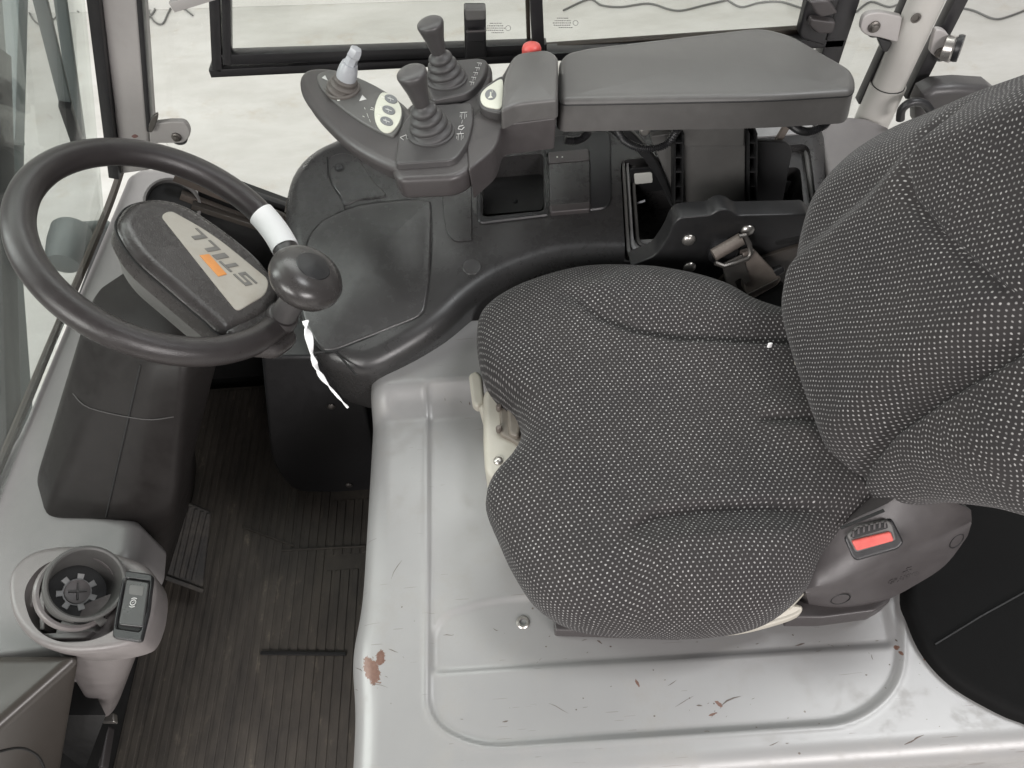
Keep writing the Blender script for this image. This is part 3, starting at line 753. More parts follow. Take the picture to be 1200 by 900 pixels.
# ================================================================== FAR SIDE OF THE SEAT: bracket and belt
def far_bracket():
    Y = .80; ny = Vector((0, -1, 0))
    ol = [(738, 312), (768, 300), (783, 278), (789, 262), (797, 255), (833, 252), (840, 247), (848, 245), (856, 247), (864, 253), (945, 251), (960, 262), (960, 330), (905, 352), (820, 352)]
    b = part('belt_bracket', slab(at(fillet(ol, [3, 8, 12, 8, 6, 6, 4, 6, 4, 6, 2, 2, 2, 2, 2], 4), y=Y), ny, .030, .0025), M['bracket'], seat)
    for px, py in ((807, 281), (876, 270), (808, 313)):
        part('rivet', lathe([(.0098, 0), (.0098, .0012), (.0085, .003), (.0055, .0048), (.002, .0055)], P(px, py, y=Y), ny, 22), M['steel'], b)
    part('slot', slab(at(fillet([(908, 283), (940, 276), (940, 282), (910, 288)], 2.5), y=Y-.0005), ny, .004, .0003), M['hole'], b)
    part('backing_plate', slab(at(fillet([(820, 352), (850, 322), (900, 300), (925, 292), (950, 285), (950, 372), (860, 372)], 6), y=Y-.006), ny, .01, .002), M['box'], seat)
    f = part('belt_retractor', lathe([(.0215, 0), (.0215, .010), (.017, .014), (.012, .014)], P(846, 292, y=Y), ny, 26), M['black'], seat)
    n2 = Vector((0, -.86, .5)); o2 = P(875, 310, y=Y-.030)
    def q(pts, h=0.0): return atl(pts, o2+n2*h, n2)
    part('belt_roller', tube([PL(836, 299, o2, n2), PL(869, 280, o2, n2)], .0095, 16), M['belt'], seat)
    part('belt_hook', tube([p for p in q([(866, 277), (873, 276), (878, 286), (880, 297), (876, 303), (862, 308), (848, 312), (838, 308)], .006)], .0036, 8), M['dark_steel'], seat)
    part('latch_plate', slab(q(fillet([(846, 310), (870, 298), (880, 330), (872, 334), (868, 326), (861, 330), (865, 338), (857, 342), (851, 330)], 2.5), .004), n2, .0035, .001), M['dark_steel'], seat)
    part('buckle_body', slab(q(fillet([(870, 296), (884, 292), (916, 326), (912, 334), (880, 352), (872, 338)], 3), .001), n2, .014, .0025), M['belt'], seat)
    part('buckle_fold', bar(PL(876, 345, o2+n2*.002, n2), PL(912, 327, o2+n2*.002, n2), .003, .002, n2), M['dark_steel'], seat)
    part('webbing', slab(q(fillet([(884, 352), (917, 330), (932, 345), (932, 372), (890, 372)], 3), -.002), n2, .006, .0015), M['black_soft'], seat)
    part('belt_stub', slab(q(fillet([(905, 318), (918, 312), (921, 318), (909, 326)], 3), .001), n2, .012, .002), M['black'], seat)
far_bracket()

# ================================================================== SIDE CONSOLE
CN = Vector((0, -.22, .975)).normalized(); CO = Vector((0, .74, .53))
def C_(pts, h=0.0): return atl(pts, CO+CN*h, CN)
def console():
    t = thing('side_console', 'charcoal side console with a round cornered lid and open trays under the armrest', 'console', (.1, .95, .4))
    ol = [(332, 219), (343, 191), (366, 169), (395, 155), (448, 131), (560, 132), (720, 122), (900, 116), (950, 124), (974, 165), (974, 296), (900, 306), (790, 304), (717, 302), (655, 305), (596, 324), (556, 348), (516, 384), (470, 414), (430, 432), (398, 428), (368, 412), (342, 350), (330, 258)]
    body = part('console_body', slab(resample(cr(C_(ol), 6), 150), CN, .16, .030, seg=7), M['console'], t)
    # recessed document bay and the tray
    A_ = fillet([(728, 178), (953, 158), (972, 300), (735, 299)], [10, 12, 10, 10], 5)
    carve(body, slab(C_(A_, .02), CN, .036, .0005))
    B_ = fillet([(741, 196), (946, 178), (958, 291), (746, 293)], [6, 8, 8, 6], 5)
    carve(body, slab(C_(B_, .02), CN, .12, .0005))
    T_ = fillet([(563, 176), (637, 170), (638, 246), (565, 253)], 6, 5)
    carve(body, slab(C_(T_, .02), CN, .075, .0005))
    for k, (h, d, mt) in enumerate(((-.003, 0, 'plate'), (-.009, 4.5, 'rim_light'), (-.016, 11, 'plate'))):
        o = fillet([(728+d, 178+d), (953-d, 158+d), (972-d, 300-d), (735+d, 299-d)], [10, 12, 10, 10], 5)
        i = fillet([(728+d+4, 178+d+4), (953-d-6, 158+d+5), (972-d-7, 300-d-3), (735+d+4, 299-d-3)], [8, 10, 8, 8], 5)
        part('bay_lip', ringslab(C_(o, h), C_(i, h), CN, .02, .001), M[mt], t)
    part('bay_lip', slab(C_(fillet([(742, 281), (788, 278), (788, 297), (742, 299)], 2), -.020), CN, .01, .002), M['rim_light'], t)
    part('bay_ledge', slab(C_(fillet([(880, 147), (950, 144), (958, 154), (880, 161)], 2), .004), CN, .006, .001), M['rim_light'], t)
    fn = Vector((0, -.975, -.22)).normalized(); fo = PL(750, 207, CO, CN)
    part('sticker_panel', slab(atl(fillet([(738, 198), (790, 195), (790, 222), (740, 226)], 3, 3), fo-fn*.0012, fn), fn, .002, .0004), M['black'], t)
    part('sticker', slab(atl(fillet([(743, 204), (764, 202), (765, 214), (744, 216)], 2, 3), fo, fn), fn, .001, .0003), M['label'], t)
    part('wire_hook', tube([PL(741, 262, CO-CN*.03, CN), PL(740, 246, CO-CN*.03, CN), PL(745, 239, CO-CN*.025, CN), PL(756, 235, CO-CN*.02, CN)], .0019, 8), M['clear'], t)
    part('bay_block', slab(C_(fillet([(922, 190), (944, 186), (940, 210), (920, 214)], 3), -.05), CN, .03, .002), M['rim_light'], t)
    part('bay_block', slab(C_(fillet([(905, 200), (950, 214), (950, 250), (905, 250)], 3), -.09), CN, .03, .004), M['console'], t)
    # tray and ashtray surround
    o = fillet([(556, 168), (716, 152), (717, 243), (560, 262)], [6, 14, 14, 8], 6); i = fillet([(562.5, 175), (637, 169), (638, 246), (565, 253.5)], 6, 6)
    r_ = part('tray_surround', ringslab(C_(o, .0045), C_(i, .0045), CN, .012, .002), M['black'], t)
    carve(r_, slab(C_(fillet([(640, 172), (692, 168), (693, 246), (641, 250)], 4), .02), CN, .024, .0004))
    part('tray_floor', slab(C_(fillet([(565, 180), (637, 174), (637, 246), (566, 252)], 6), -.052), CN, .004, .001), M['hole'], t)
    part('tray_screw', lathe([(.004, 0), (.004, .0015), (.002, .003)], PL(604, 236, CO-CN*.052, CN), CN, 12), M['black'], t)
    part('ashtray_lid', slab(C_(fillet([(643, 192), (691, 188), (692, 238), (644, 242)], 3), .008), CN, .014, .002), M['console'], t)
    part('ashtray_lip', slab(C_(fillet([(643, 239.5), (692, 235.5), (692, 245), (645, 249)], 3), .0095), CN, .012, .003), M['arm'], t)
    part('ashtray_head', slab(C_(fillet([(642, 178), (690, 174), (691, 187), (643, 191)], 3), .0085), CN, .014, .002), M['arm'], t)
    for x in (653, 659): part('pilot_dot', lathe([(.0014, 0), (.001, .0008)], PL(x, 184, CO+CN*.0085, CN), CN, 8), M['label'], t)
    # lid with its gap
    lid = [(388, 254), (420, 241), (468, 235), (499, 235), (506, 244), (505, 300), (500, 352), (492, 370), (460, 384), (420, 400), (388, 411), (372, 404), (356, 372), (350, 330), (360, 285), (372, 265)]
    lo = cr(C_(lid, .0), 6)
    g = [(p-CO) for p in lo]
    part('lid_gap', slab(inset(lo if newell(lo).dot(CN) > 0 else lo[::-1], CN, -.0022), CN, .006, .0004, down=-CN), M['hole'], t)
    part('lid', slab([p+CN*.0022 for p in lo], CN, .006, .004, seg=4, dome=.009), M['lid'], t)
    for px in (): pass
    part('gap_seam', tube(C_([(383, 184), (384, 205), (392, 222), (402, 236), (404, 246)], .0002), .0012, 6), M['hole'], t)
    cov = C_(cr([(386, 186), (402, 179), (420, 186), (438, 212), (452, 229), (420, 234), (404, 240), (398, 228), (388, 212)], 4), .0028)
    part('corner_cover', slab(cov, CN, .005, .0025), M['console'], t)
    s = part('screw', lathe([(.0062, 0), (.0062, .0012), (.0035, .0022), (.0012, .0012)], PL(398, 196, CO+CN*.0026, CN), CN, 16), M['black'], t)
    part('screw_ring', annulus([(.009, 0), (.009, .0008), (.0066, .0008)], PL(398, 196, CO+CN*.0026, CN), CN, 18), M['hole'], t)
    pc = PL(553, 313, CO, CN)
    part('blind_plug', lathe([(.0142, -.002), (.0142, .0010), (.0135, .0016), (.012, .0012)], pc, CN, 28), M['lid'], t)
    # moulded step beside the lid that carries the lever console
    part('lever_post', slab(C_(fillet([(518, 190), (552, 188), (553, 281), (533, 283), (524, 274), (519, 250)], [4, 4, 2, 8, 10, 20], 5), .003), CN, .01, .001), M['console'], t)
    part('outer_seal', tube([p for p in C_(cr([(336, 250), (340, 230), (351, 207), (373, 187), (402, 176), (444, 158)], 4, False), -.034)], .004, 8), M['seal'], t)
    part('front_seam', tube(C_([(362, 414), (392, 411), (404, 424), (418, 440)], -.002), .0018, 6), M['hole'], t)
console()
single('kick_panel', slab(at(fillet([(306, 418), (420, 418), (424, 452), (446, 578), (345, 577), (318, 545)], [4, 4, 10, 8, 16, 20], 5), y=.772), (0, -1, 0), .24, .006),
       M['black'], 'glossy black kick panel beside the front edge of the grey engine cover', 'panel', P(400, 575, y=.772))
kp = [o for o in COL.objects if o.name == 'kick_panel'][0]
for px, py in ((388, 476), (409, 568)):
    part('bolt', lathe([(.0075, 0), (.0075, .002), (.005, .004), (.002, .0048)], P(px, py, y=.772), (0, -1, 0), 16), M['dark_steel'], kp)

# ================================================================== ARMREST
def armrest():
    t = thing('armrest', 'wide grey padded armrest with tapered rounded outer end', 'armrest', (.25, .92, .6))
    top = fillet([(656, 118), (655, 62), (690, 54), (893, 30), (930, 40), (1003, 82), (1003, 107), (905, 113)], [8, 16, 10, 22, 12, 18, 10, 30], 6)
    part('pad', slab(at(top, z=.80), (0, 0, 1), .045, .009, seg=6, taper=.004, dome=.004), M['pad'], t)
    tp = at(top, z=.757); tp = tp if newell(tp).z > 0 else tp[::-1]
    part('under_tray', slab(inset(tp, Vector((0, 0, 1)), .006), (0, 0, 1), .012, .003), M['hole'], t)
    sm_ = at(top, z=.80); sm_ = sm_ if newell(sm_).z > 0 else sm_[::-1]
    part('lip_shadow', tube([p-Vector((0, 0, .0072)) for p in inset(sm_, Vector((0, 0, 1)), .0004)], .0011, 6, True), M['hole'], t)  # dark tube along the ridge, drawn as the shadow of the pad's lip
    Y = .93; ny = Vector((0, -1, 0))
    part('mount_block', slab(at(fillet([(798, 146), (874, 146), (873, 240), (800, 240)], 2), y=Y), ny, .05, .002), M['plate'], t)
    part('mount_cap', slab(at(fillet([(800, 150), (873, 150), (872, 172), (801, 172)], 2), y=Y-.004), ny, .006, .002), M['plate'], t)
    for xa, xb in ((789, 798), (875, 884)):
        part('rack_rail', bar(P(xa, 150, y=Y+.004), P(xa, 238, y=Y+.004), .0026, .03, (1, 0, 0)), M['bracket'], t)
        part('rack_rail', bar(P(xb, 150, y=Y+.004), P(xb, 238, y=Y+.004), .0026, .03, (1, 0, 0)), M['bracket'], t)
        part('rack_back', slab(at([(xa, 150), (xb, 150), (xb, 238), (xa, 238)], y=Y+.018), ny, .01, .0005), M['hole'], t)
        for k in range(5):
            y = 163+k*17
            part('rung', bar(P(xa, y, y=Y), P(xb, y, y=Y), .003, .02), M['bracket'], t)
    part('wing_plate', slab(at(fillet([(884, 166), (922, 167), (929, 176), (916, 245), (884, 244)], [2, 10, 8, 3, 2]), y=Y+.02), ny, .006, .002), M['bracket'], t)
    part('curved_bracket', slab(at(cr([(712, 148), (733, 150), (760, 176), (778, 205), (791, 240), (786, 242), (770, 210), (748, 180), (720, 160)], 4), y=Y+.012), ny, .012, .003), M['bracket'], t)
    part('side_plate', slab(at(fillet([(762, 160), (789, 156), (789, 228), (776, 196)], 3), y=Y+.02), ny, .01, .002), M['plate'], t)
    part('fixing_bolt', lathe([(.0075, 0), (.0075, .004), (.005, .006)], P(755, 152, y=.905), ny, 14), M['steel'], t)
    part('under_strap', bar(P(925, 142, y=.97), P(911, 166, y=.97), .010, .008, (1, 0, 0)), M['belt'], t)
    def hose(pts, y, r=.0058):
        p = cr(at(pts, y=y), 30, False); rr = [r*(.86+.14*math.sin(k*1.57)) for k in range(len(p))]
        part('corrugated_hose', tube(p, rr, 12), M['black'], t, 80)
    hose([(722, 148), (730, 163), (745, 172), (764, 174), (782, 168), (795, 150)], .895)
    hose([(925, 144), (936, 152), (948, 154), (963, 149), (970, 142)], .93, .0065)
    hose([(690, 154), (684, 161), (674, 165), (662, 164)], .91, .006)
armrest()

# ================================================================== LEVER CONSOLE
def lever_console():
    t = thing('lever_console', 'dark grey lever console with cream keypad and horn pad in front of the armrest', 'lever console', (-.02, .93, .75))
    U = Vector((0, 0, 1))
    # left wing
    wing = cr([(351, 100), (352, 86), (366, 78.5), (395, 79.5), (428, 91), (458, 108), (480, 126), (490, 150), (488, 178), (472, 196), (448, 190), (410, 168), (380, 141), (360, 118)], 6)
    part('wing', slab(at(wing, z=.790), U, .030, .010, rb=.008, seg=5, taper=-.004), M['arm'], t)
    pw = cr([(372, 88), (384, 82.5), (400, 84), (428, 94), (458, 111), (471, 127), (471, 142), (464, 156), (456, 158), (430, 146), (398, 124), (376, 102)], 5)
    part('wing_face', slab(at(pw, z=.7935), U, .008, .002), M['plate'], t)
    kp_ = part('keypad', slab(at(cr([(448, 108), (462, 114), (470, 126), (469, 140), (461, 152), (453, 155), (444, 150), (439, 138), (440, 122)], 5), z=.7950), U, .004, .0008), M['keypad'], t)
    for (x, y) in ((458, 115.5), (455.5, 128.5), (453, 141.5)):
        k = part('key', slab([P(x+7.5*math.cos(a)-1*math.sin(a), y+4.6*math.sin(a)+2.5*math.cos(a), z=.7962) for a in [i*math.pi/10 for i in range(20)]], U, .002, .0005), M['key'], kp_)
        part('key_mark', join(bar(P(x-3.5, y-1, z=.7966), P(x+3.5, y+1.5, z=.7966), .0012, .0006), bar(P(x-1, y-2, z=.7966), P(x-.2, y+2.6, z=.7966), .0012, .0006)), M['print'], kp_)
    for (x, y) in ((449, 114), (446, 125), (444, 135)):
        part('pictogram', bar(P(x-2, y, z=.7954), P(x+2, y+1, z=.7954), .003, .0004), M['label'], kp_)
    part('arrow_mark', slab(at([(421, 118), (429.5, 116), (424.5, 111)], z=.7940), U, .001, .0002), M['print'], t)
    part('arrow_mark', slab(at([(377, 91), (384, 94), (381, 88)], z=.7940), U, .001, .0002), M['print'], t)
    part('pictogram', lathe([(.0024, 0), (.002, .0006)], P(397, 117, z=.7936), U, 10), M['label'], t)
    for a, b in (((427, 126), (428, 128)), ((430, 133), (432, 138)), ((435, 126), (438, 127)), ((425, 136), (427, 137)), ((434, 128), (438, 129)), ((433, 140), (434, 143))):
        part('pictogram', bar(P(*a, z=.7938), P(*b, z=.7938), .0010, .0004), M['label'], t)
    # platform of the near lever
    pb = fillet([(459, 200), (464, 150), (476, 122), (520, 106), (586, 108), (582, 132), (566, 170), (552, 198), (532, 208), (468, 211)], [12, 20, 12, 10, 10, 12, 20, 14, 20, 14], 6)
    part('platform', slab(at(pb, z=.786), U, .036, .007, rb=.010, seg=5, taper=-.002), M['arm'], t)
    pt = fillet([(463, 192), (467, 155), (478, 134), (500, 123), (553, 120), (555, 140), (549, 166), (536, 184), (526, 188)], [5, 14, 10, 10, 6, 6, 16, 10, 8], 5)
    part('lever_plate', slab(at(pt, z=.794), U, .009, .0025, taper=.0015), M['joy'], t)
    # platform of the far lever
    pb2 = fillet([(496, 84), (520, 70), (566, 66), (578, 78), (572, 104), (548, 124), (500, 128)], [10, 10, 8, 10, 12, 12, 6], 5)
    part('platform', slab(at(pb2, z=.786), U, .036, .006), M['arm'], t)
    pt2 = fillet([(500, 92), (520, 73), (562, 67.5), (572, 71), (567, 90), (552, 108), (506, 118)], [8, 10, 5, 6, 10, 10, 6], 5)
    part('lever_plate', slab(at(pt2, z=.796), U, .010, .0025, taper=.0015), M['joy'], t)
    # connector to the armrest
    lb = fillet([(549, 200), (566, 186), (582, 172), (589, 146), (652, 138), (654, 66), (604, 62), (575, 110), (545, 150)], [4, 6, 10, 8, 3, 4, 10, 10, 10], 5)
    part('palm_base', slab(at(lb, z=.789), U, .050, .003, seg=4, taper=-.003), M['arm'], t)
    pr = fillet([(587, 130), (590, 90), (602, 62), (640, 57), (654, 64), (653, 116), (606, 121)], [4, 14, 12, 10, 7, 3, 8], 6)
    part('palm_rest', slab(at(pr, z=.818), U, .027, .005, seg=5, taper=.001, dome=.003), M['pad'], t)
    hp = cr([(560, 118), (562, 106), (574, 96), (590, 89), (592, 112), (590, 130), (576, 130), (565, 126)], 5)
    part('horn_pad_rim', slab(at(hp, z=.803), U, .020, .003, taper=-.004), M['joy'], t)
    h2 = cr([(563, 116), (565, 107.5), (575, 99), (588.5, 93), (589, 112), (587, 126), (576, 126), (567, 123)], 5)
    hpd = part('horn_pad', slab(at(h2, z=.8045), U, .003, .0006), M['keypad'], t)
    part('horn_key', slab([P(575+6.6*math.cos(a), 110.5+6.2*math.sin(a), z=.8052) for a in [i*math.pi/12 for i in range(24)]], U, .002, .0004), M['key'], hpd)
    part('horn_sign', slab(at([(571.5, 115), (574, 112), (574.2, 107.5), (575.8, 107.5), (575.8, 112), (577.5, 114.2)], z=.8056), U, .0006, .0001), M['keypad'], hpd)
    part('horn_sign', bar(P(576.6, 105.5, z=.8055), P(577.6, 108.5, z=.8055), .001, .0004), M['keypad'], hpd)
    part('stop_button', lathe([(.0135, -.012), (.0135, .004), (.012, .008), (.008, .0105), (.003, .0115)], P(623, 60, z=.806), U, 26), M['red'], t)
    # printed pictograms beside the levers
    def fork(x, y, s=1.0, z=.7946):
        part('pictogram', join(*[bar(P(x+a*s, y+c*s, z=z), P(x+d*s, y+e*s, z=z), .0009, .0004) for a, c, d, e in ((-4, -3, 4.5, -3.6), (-1.6, -3, -2.2, 4), (1.8, -3, 1.4, 4), (-3.6, -.5, -3.9, 2.2), (3.8, -1, 3.4, 2.2))]), M['print'], t)
    fork(543, 135); fork(539, 160)
    part('pictogram', tube([P(543, 147, z=.7946), P(538, 148, z=.7946), P(537, 151, z=.7946), P(541, 152, z=.7946), P(544, 149, z=.7946)], .0006, 6), M['print'], t)
    part('pictogram', join(bar(P(542, 141, z=.7946), P(541, 144.5, z=.7946), .001, .0004), bar(P(540, 154, z=.7946), P(539, 157, z=.7946), .001, .0004)), M['print'], t)
    part('pictogram', join(*[bar(P(a, b, z=.7946), P(c, d, z=.7946), .0011, .0004) for a, b, c, d in ((469, 161, 476, 158), (476, 158, 477, 163), (469, 161, 473, 164), (477, 159, 480, 159), (478, 162, 480, 162))]), M['print'], t)
    for k in range(5):
        x, y = 561.5-k*2.2, 75+k*5.6
        part('pictogram', join(bar(P(x-2.5, y-1.5, z=.7966), P(x+3, y-1, z=.7966), .0009, .0004), bar(P(x, y-1, z=.7966), P(x-.8, y+2.4, z=.7966), .0009, .0004), bar(P(x+2.6, y-1, z=.7966), P(x+1.8, y+1.6, z=.7966), .0008, .0004)), M['print'], t)
    return t
lever_console()
def lever(base, zb, topc, r, label, dz=0.0, knob=True, mt='bellow'):
    """one joystick: stepped rubber bellow and knob; topc = where the knob's crown shows"""
    b = P(*base, z=zb); tp = P(*topc, y=b.y+dz); ax = (tp-b); Lh = ax.length; ax.normalize()
    ring = []
    n = 4; hb = Lh*(.46 if knob else .52)
    for k in range(n):
        r1 = r*(1-.56*(k/n)**1.05); h0 = hb*k/n; dh = hb/n
        ring += [(r1*.90, h0), (r1, h0+dh*.22), (r1, h0+dh*.5), (r1*.95, h0+dh*.72), (r1*.80, h0+dh*.88)]
    ring += [(r*.40, hb), (r*.36, hb+.003)]
    o = thing('control_lever', label, 'control lever', b, 'control levers on the lever console')
    part('bellow', lathe(ring, b-ax*.002, ax, 40), M[mt], o, 60)
    part('bellow_flange', lathe([(r*1.06, -.001), (r*1.06, .002), (r*.98, .0035)], b, (0, 0, 1), 36), M[mt], o)
    if knob:
        kr = r*.62
        part('grip', lathe([(kr*.52, 0), (kr*.60, Lh*.08), (kr*.74, Lh*.26), (kr*.95, Lh*.42), (kr*1.04, Lh*.49), (kr*1.02, Lh*.525), (kr*.9, Lh*.545), (kr*.6, Lh*.558), (kr*.25, Lh*.563)], b+ax*(hb-.002), ax, 36), M['joy'], o, 60)
    else:
        part('stub_collar', lathe([(r*.60, -.006), (r*.62, 0), (r*.56, .010), (r*.46, .018)], b+ax*(hb-.006), ax, 24), M['clear'], o)
        s0 = b+ax*(hb+.004); t1 = P(417, 59, y=b.y); a2 = (t1-s0)
        sa = frame_of(a2); w_ = .0086
        def sq(p, k, rot=.5): return [p+(sa[0]*math.cos(rot+i*math.pi/3)+sa[1]*math.sin(rot+i*math.pi/3))*k*(1+.12*math.sin(i*2.3)) for i in range(6)]
        part('broken_stub', loft([sq(s0, w_), sq(s0+a2*.35, w_*.95), sq(s0+a2*.62, w_*.85, .6), sq(s0+a2*.72, w_*1.05, .9), sq(s0+a2*1.0, w_*.98, 1.0), sq(s0+a2*1.10, w_*.8, 1.1)]), M['clear'], o, 25)
lever((505, 155), .7945, (481, 82), .0290, 'nearest control lever with black bellow, on the platform facing the seat')
lever((523, 92), .7965, (503, 24), .0275, 'far control lever with round grey grip, in front of the window')
lever((402, 105), .7940, (413, 62), .0225, 'broken control lever with clear plastic stub on the left wing', knob=False, mt='bellow_dusty')
# ================================================================== STEERING WHEEL
WC = Vector((-.389, .681, .783)); WN = Vector((.591, .04, .805)).normalized(); WR = .15
wa_, wb_, _ = frame_of(WN)
def W_(pts, h=0.0): return atl(pts, WC+WN*h, WN)
def wpt(a, h=0.0, r=WR): return WC+(wa_*math.cos(a)+wb_*math.sin(a))*r+WN*h
def wang(px, py):
    v = PL(px, py, WC, WN)-WC; return math.atan2(v.dot(wb_), v.dot(wa_))
def steering_wheel():
    t = thing('steering_wheel', 'black steering wheel with spinner knob and silver badge', 'steering wheel', WC)
    N = 120; part('rim', tube([wpt(2*math.pi*k/N) for k in range(N)], .0166, 20, True), M['wheel'], t, 80)
    hub = cr([(139, 264), (143, 245), (158, 233), (188, 229), (222, 239), (264, 266), (306, 301), (328, 336), (322, 362), (296, 380), (266, 388), (240, 368), (200, 334), (160, 298)], 6)
    part('hub_cover', slab(W_(hub, .004), WN, .034, .014, seg=7, taper=.0), M['hub'], t)
    rim_ = [p-WN*.011 for p in W_(hub, .004)]
    part('hub_seam', tube(inset(rim_ if newell(rim_).dot(WN) > 0 else rim_[::-1], WN, -.0004), .0012, 6, True), M['hole'], t)
    hl = [p-WN*.030 for p in W_(hub, .004)]; hl = inset(hl if newell(hl).dot(WN) > 0 else hl[::-1], WN, .003)
    part('hub_base', slab(hl, WN, .045, .004, taper=-.016), M['plate'], t)
    bd = fillet([(188, 252), (200, 246), (250, 274), (316, 328), (312, 345), (278, 365), (256, 338)], [8, 8, 30, 8, 12, 6, 30], 6)
    bo = W_(bd, .0052); bg = part('badge', slab(bo, WN, .003, .0012), M['badge'], t)
    part('badge_groove', slab(inset(bo if newell(bo).dot(WN) > 0 else bo[::-1], WN, -.0022), WN, .0035, .0004, down=-WN*1.0), M['hole'], t) if False else None
    # the badge's lettering runs from the near end (S) to the far end (L)
    def strokes(polys, mt, nm):
        for pl in polys: part(nm, slab(W_(pl, .0060), WN, .001, .0002), M[mt], bg)
    xd = (W_([(236, 284)])[0]-W_([(291, 334)])[0]).normalized(); yd = WN.cross(xd)
    s0 = W_([(290, 334)], .0062)[0]
    LW = (W_([(232, 277)])[0]-W_([(290, 334)])[0]).length
    def glyph(x, w, boxes):
        h = LW*.20
        for (a, b, c, d) in boxes:   # a,b lower left, c,d upper right (0..1), slanted
            pts = []
            for u, v in ((a, b), (c, b), (c, d), (a, d)): pts.append(s0+xd*(x+u*w+v*h*.28)+yd*((v-.85)*h))
            part('letter', slab(pts, WN, .001, .0002), M['letter'], bg)
    u = LW
    glyph(-.05*u, .24*u, [(0, 0, 1, .17), (.78, .17, 1, .42), (0, .42, 1, .58), (0, .58, .24, .83), (0, .83, 1, 1)])
    glyph(.24*u, .22*u, [(.36, 0, .64, .80), (0, .83, 1, 1)])
    glyph(.50*u, .09*u, [(0, 0, 1, 1)])
    glyph(.66*u, .20*u, [(0, 0, .34, 1), (.34, 0, 1, .17)])
    glyph(.91*u, .20*u, [(0, 0, .34, 1), (.34, 0, 1, .17)])
    part('emblem_bar', slab(W_([(234, 299), (245, 297.5), (266, 321), (256, 323.5)], .0062), WN, .001, .0002), M['orange'], bg)
    # spoke that joins hub and rim
    a1 = wang(322, 405)
    sp = W_(fillet([(262, 386), (300, 352), (330, 350), (352, 396), (330, 412), (290, 408)], 8, 5), .002)
    part('spoke', slab(sp, WN, .020, .008, rb=.006), M['hub'], t)
    # spinner knob
    ka = wang(350, 394); kb = wpt(ka)
    best = min((k*.001 for k in range(30, 140)), key=lambda h: abs(proj(kb+WN*h)[1]-318)); 
    kt = best
    part('knob_boss', lathe([(.017, -.018), (.0195, -.010), (.0195, .012), (.018, .016), (.015, .017)], kb, WN, 32), M['wheel'], t)
    part('knob_stem', lathe([(.0165, .012), (.0150, .020), (.0145, .035), (.0150, kt-.018)], kb, WN, 32), M['joy'], t)
    kn = part('spinner_knob', lathe([(.016, kt-.030), (.030, kt-.0295), (.0385, kt-.0245), (.0425, kt-.016), (.0425, kt-.007), (.038, kt+.001), (.030, kt+.0065), (.021, kt+.0092), (.012, kt+.0105), (.001, kt+.0108)], kb, WN, 48), M['knob'], t, 60)
    cc = kb+WN*(kt+.0098)
    part('knob_cap', lathe([(.020, -.004), (.020, -.0005), (.019, .0004), (.012, .0012), (.0008, .0034)], cc, WN, 32), M['black'], kn, 12)
    # white paper tape round the rim and its loose twisted end
    a0, a1 = wang(322, 245), wang(352, 292)
    if a1-a0 > math.pi: a0 += 2*math.pi
    if a0-a1 > math.pi: a1 += 2*math.pi
    K = 14
    tag = single('paper_tape', tube([wpt(a0+(a1-a0)*k/K) for k in range(K+1)], .0178, 24), M['white'], 'white paper sleeve taped round the steering wheel rim beside the knob', 'tape', wpt(a0))
    z = .77; pts = [P(358, 376, z=.775), P(363, 400, z=.765), P(367, 420, z=.745), P(376, 440, z=.72), P(390, 458, z=.70), P(408, 478, z=.685)]
    c = cr(pts, 6, False); V = []; Fc = []
    for i, p in enumerate(c):
        f = i/(len(c)-1); wd_ = .0034*(1-.75*f**3)*(1+.35*math.sin(f*14)); an = .3+f*2.2
        tg = (c[min(i+1, len(c)-1)]-c[max(0, i-1)]).normalized(); s0_ = tg.cross(fw).normalized(); s1_ = tg.cross(s0_)
        ang = 2.6*math.sin(f*7.5); d = (s0_*math.cos(ang)+s1_*math.sin(ang))*wd_; n_ = (s1_*math.cos(ang)-s0_*math.sin(ang))*.0012*(1-.6*f)
        V += [p-d-n_, p+d-n_, p+d+n_, p-d+n_]
    for i in range(len(c)-1):
        for j in range(4): Fc.append((i*4+j, i*4+(j+1) % 4, (i+1)*4+(j+1) % 4, (i+1)*4+j))
    Fc += [(3, 2, 1, 0), tuple(len(V)-4+j for j in range(4))]
    part('loose_end', (V, Fc), M['white'], tag, 60)
steering_wheel()

# ================================================================== DASH, COLUMN
def dash():
    t = thing('dashboard', 'smooth grey dashboard top along the windscreen under the steering wheel', 'dashboard', (-.6, .6, .44))
    ol = fillet([(146, 204), (166, 193), (214, 195), (234, 214), (240, 252), (236, 310), (150, 400), (110, 590), (152, 602), (160, 612), (156, 650), (118, 690), (92, 735), (86, 768), (-220, 800), (-160, 640), (0, 546)], [6, 6, 10, 12, 20, 20, 30, 20, 10, 4, 10, 20, 10, 4, 4, 4, 60], 6)
    part('dash_top', slab(at(ol, z=.468), (0, 0, 1), .10, .022, seg=6, taper=.0), M['dash'], t)
    c = P(202, 242, z=.53); ax = Vector((.42, -.55, .72)).normalized()
    v = part('round_pod', lathe([(.038, -.055), (.045, -.01), (.0465, .012), (.0455, .017), (.0420, .018), (.0405, .012), (.037, -.020), (.001, -.022)], c, ax, 40), M['dash'], t)
    part('pod_mouth', lathe([(.0404, .008), (.0404, .0095), (.036, .007), (.001, .002)], c-ax*.003, ax, 36), M['hole'], v)
    part('windscreen_seal', tube(cr([P(143, 196, z=.485), P(128, 240, z=.482), P(96, 318, z=.48), P(60, 402, z=.478), (P(30, 474, z=.478)), P(0, 545, z=.478), P(-40, 640, z=.478)], 5, False), .0065, 8), M['seal'], t)
dash()
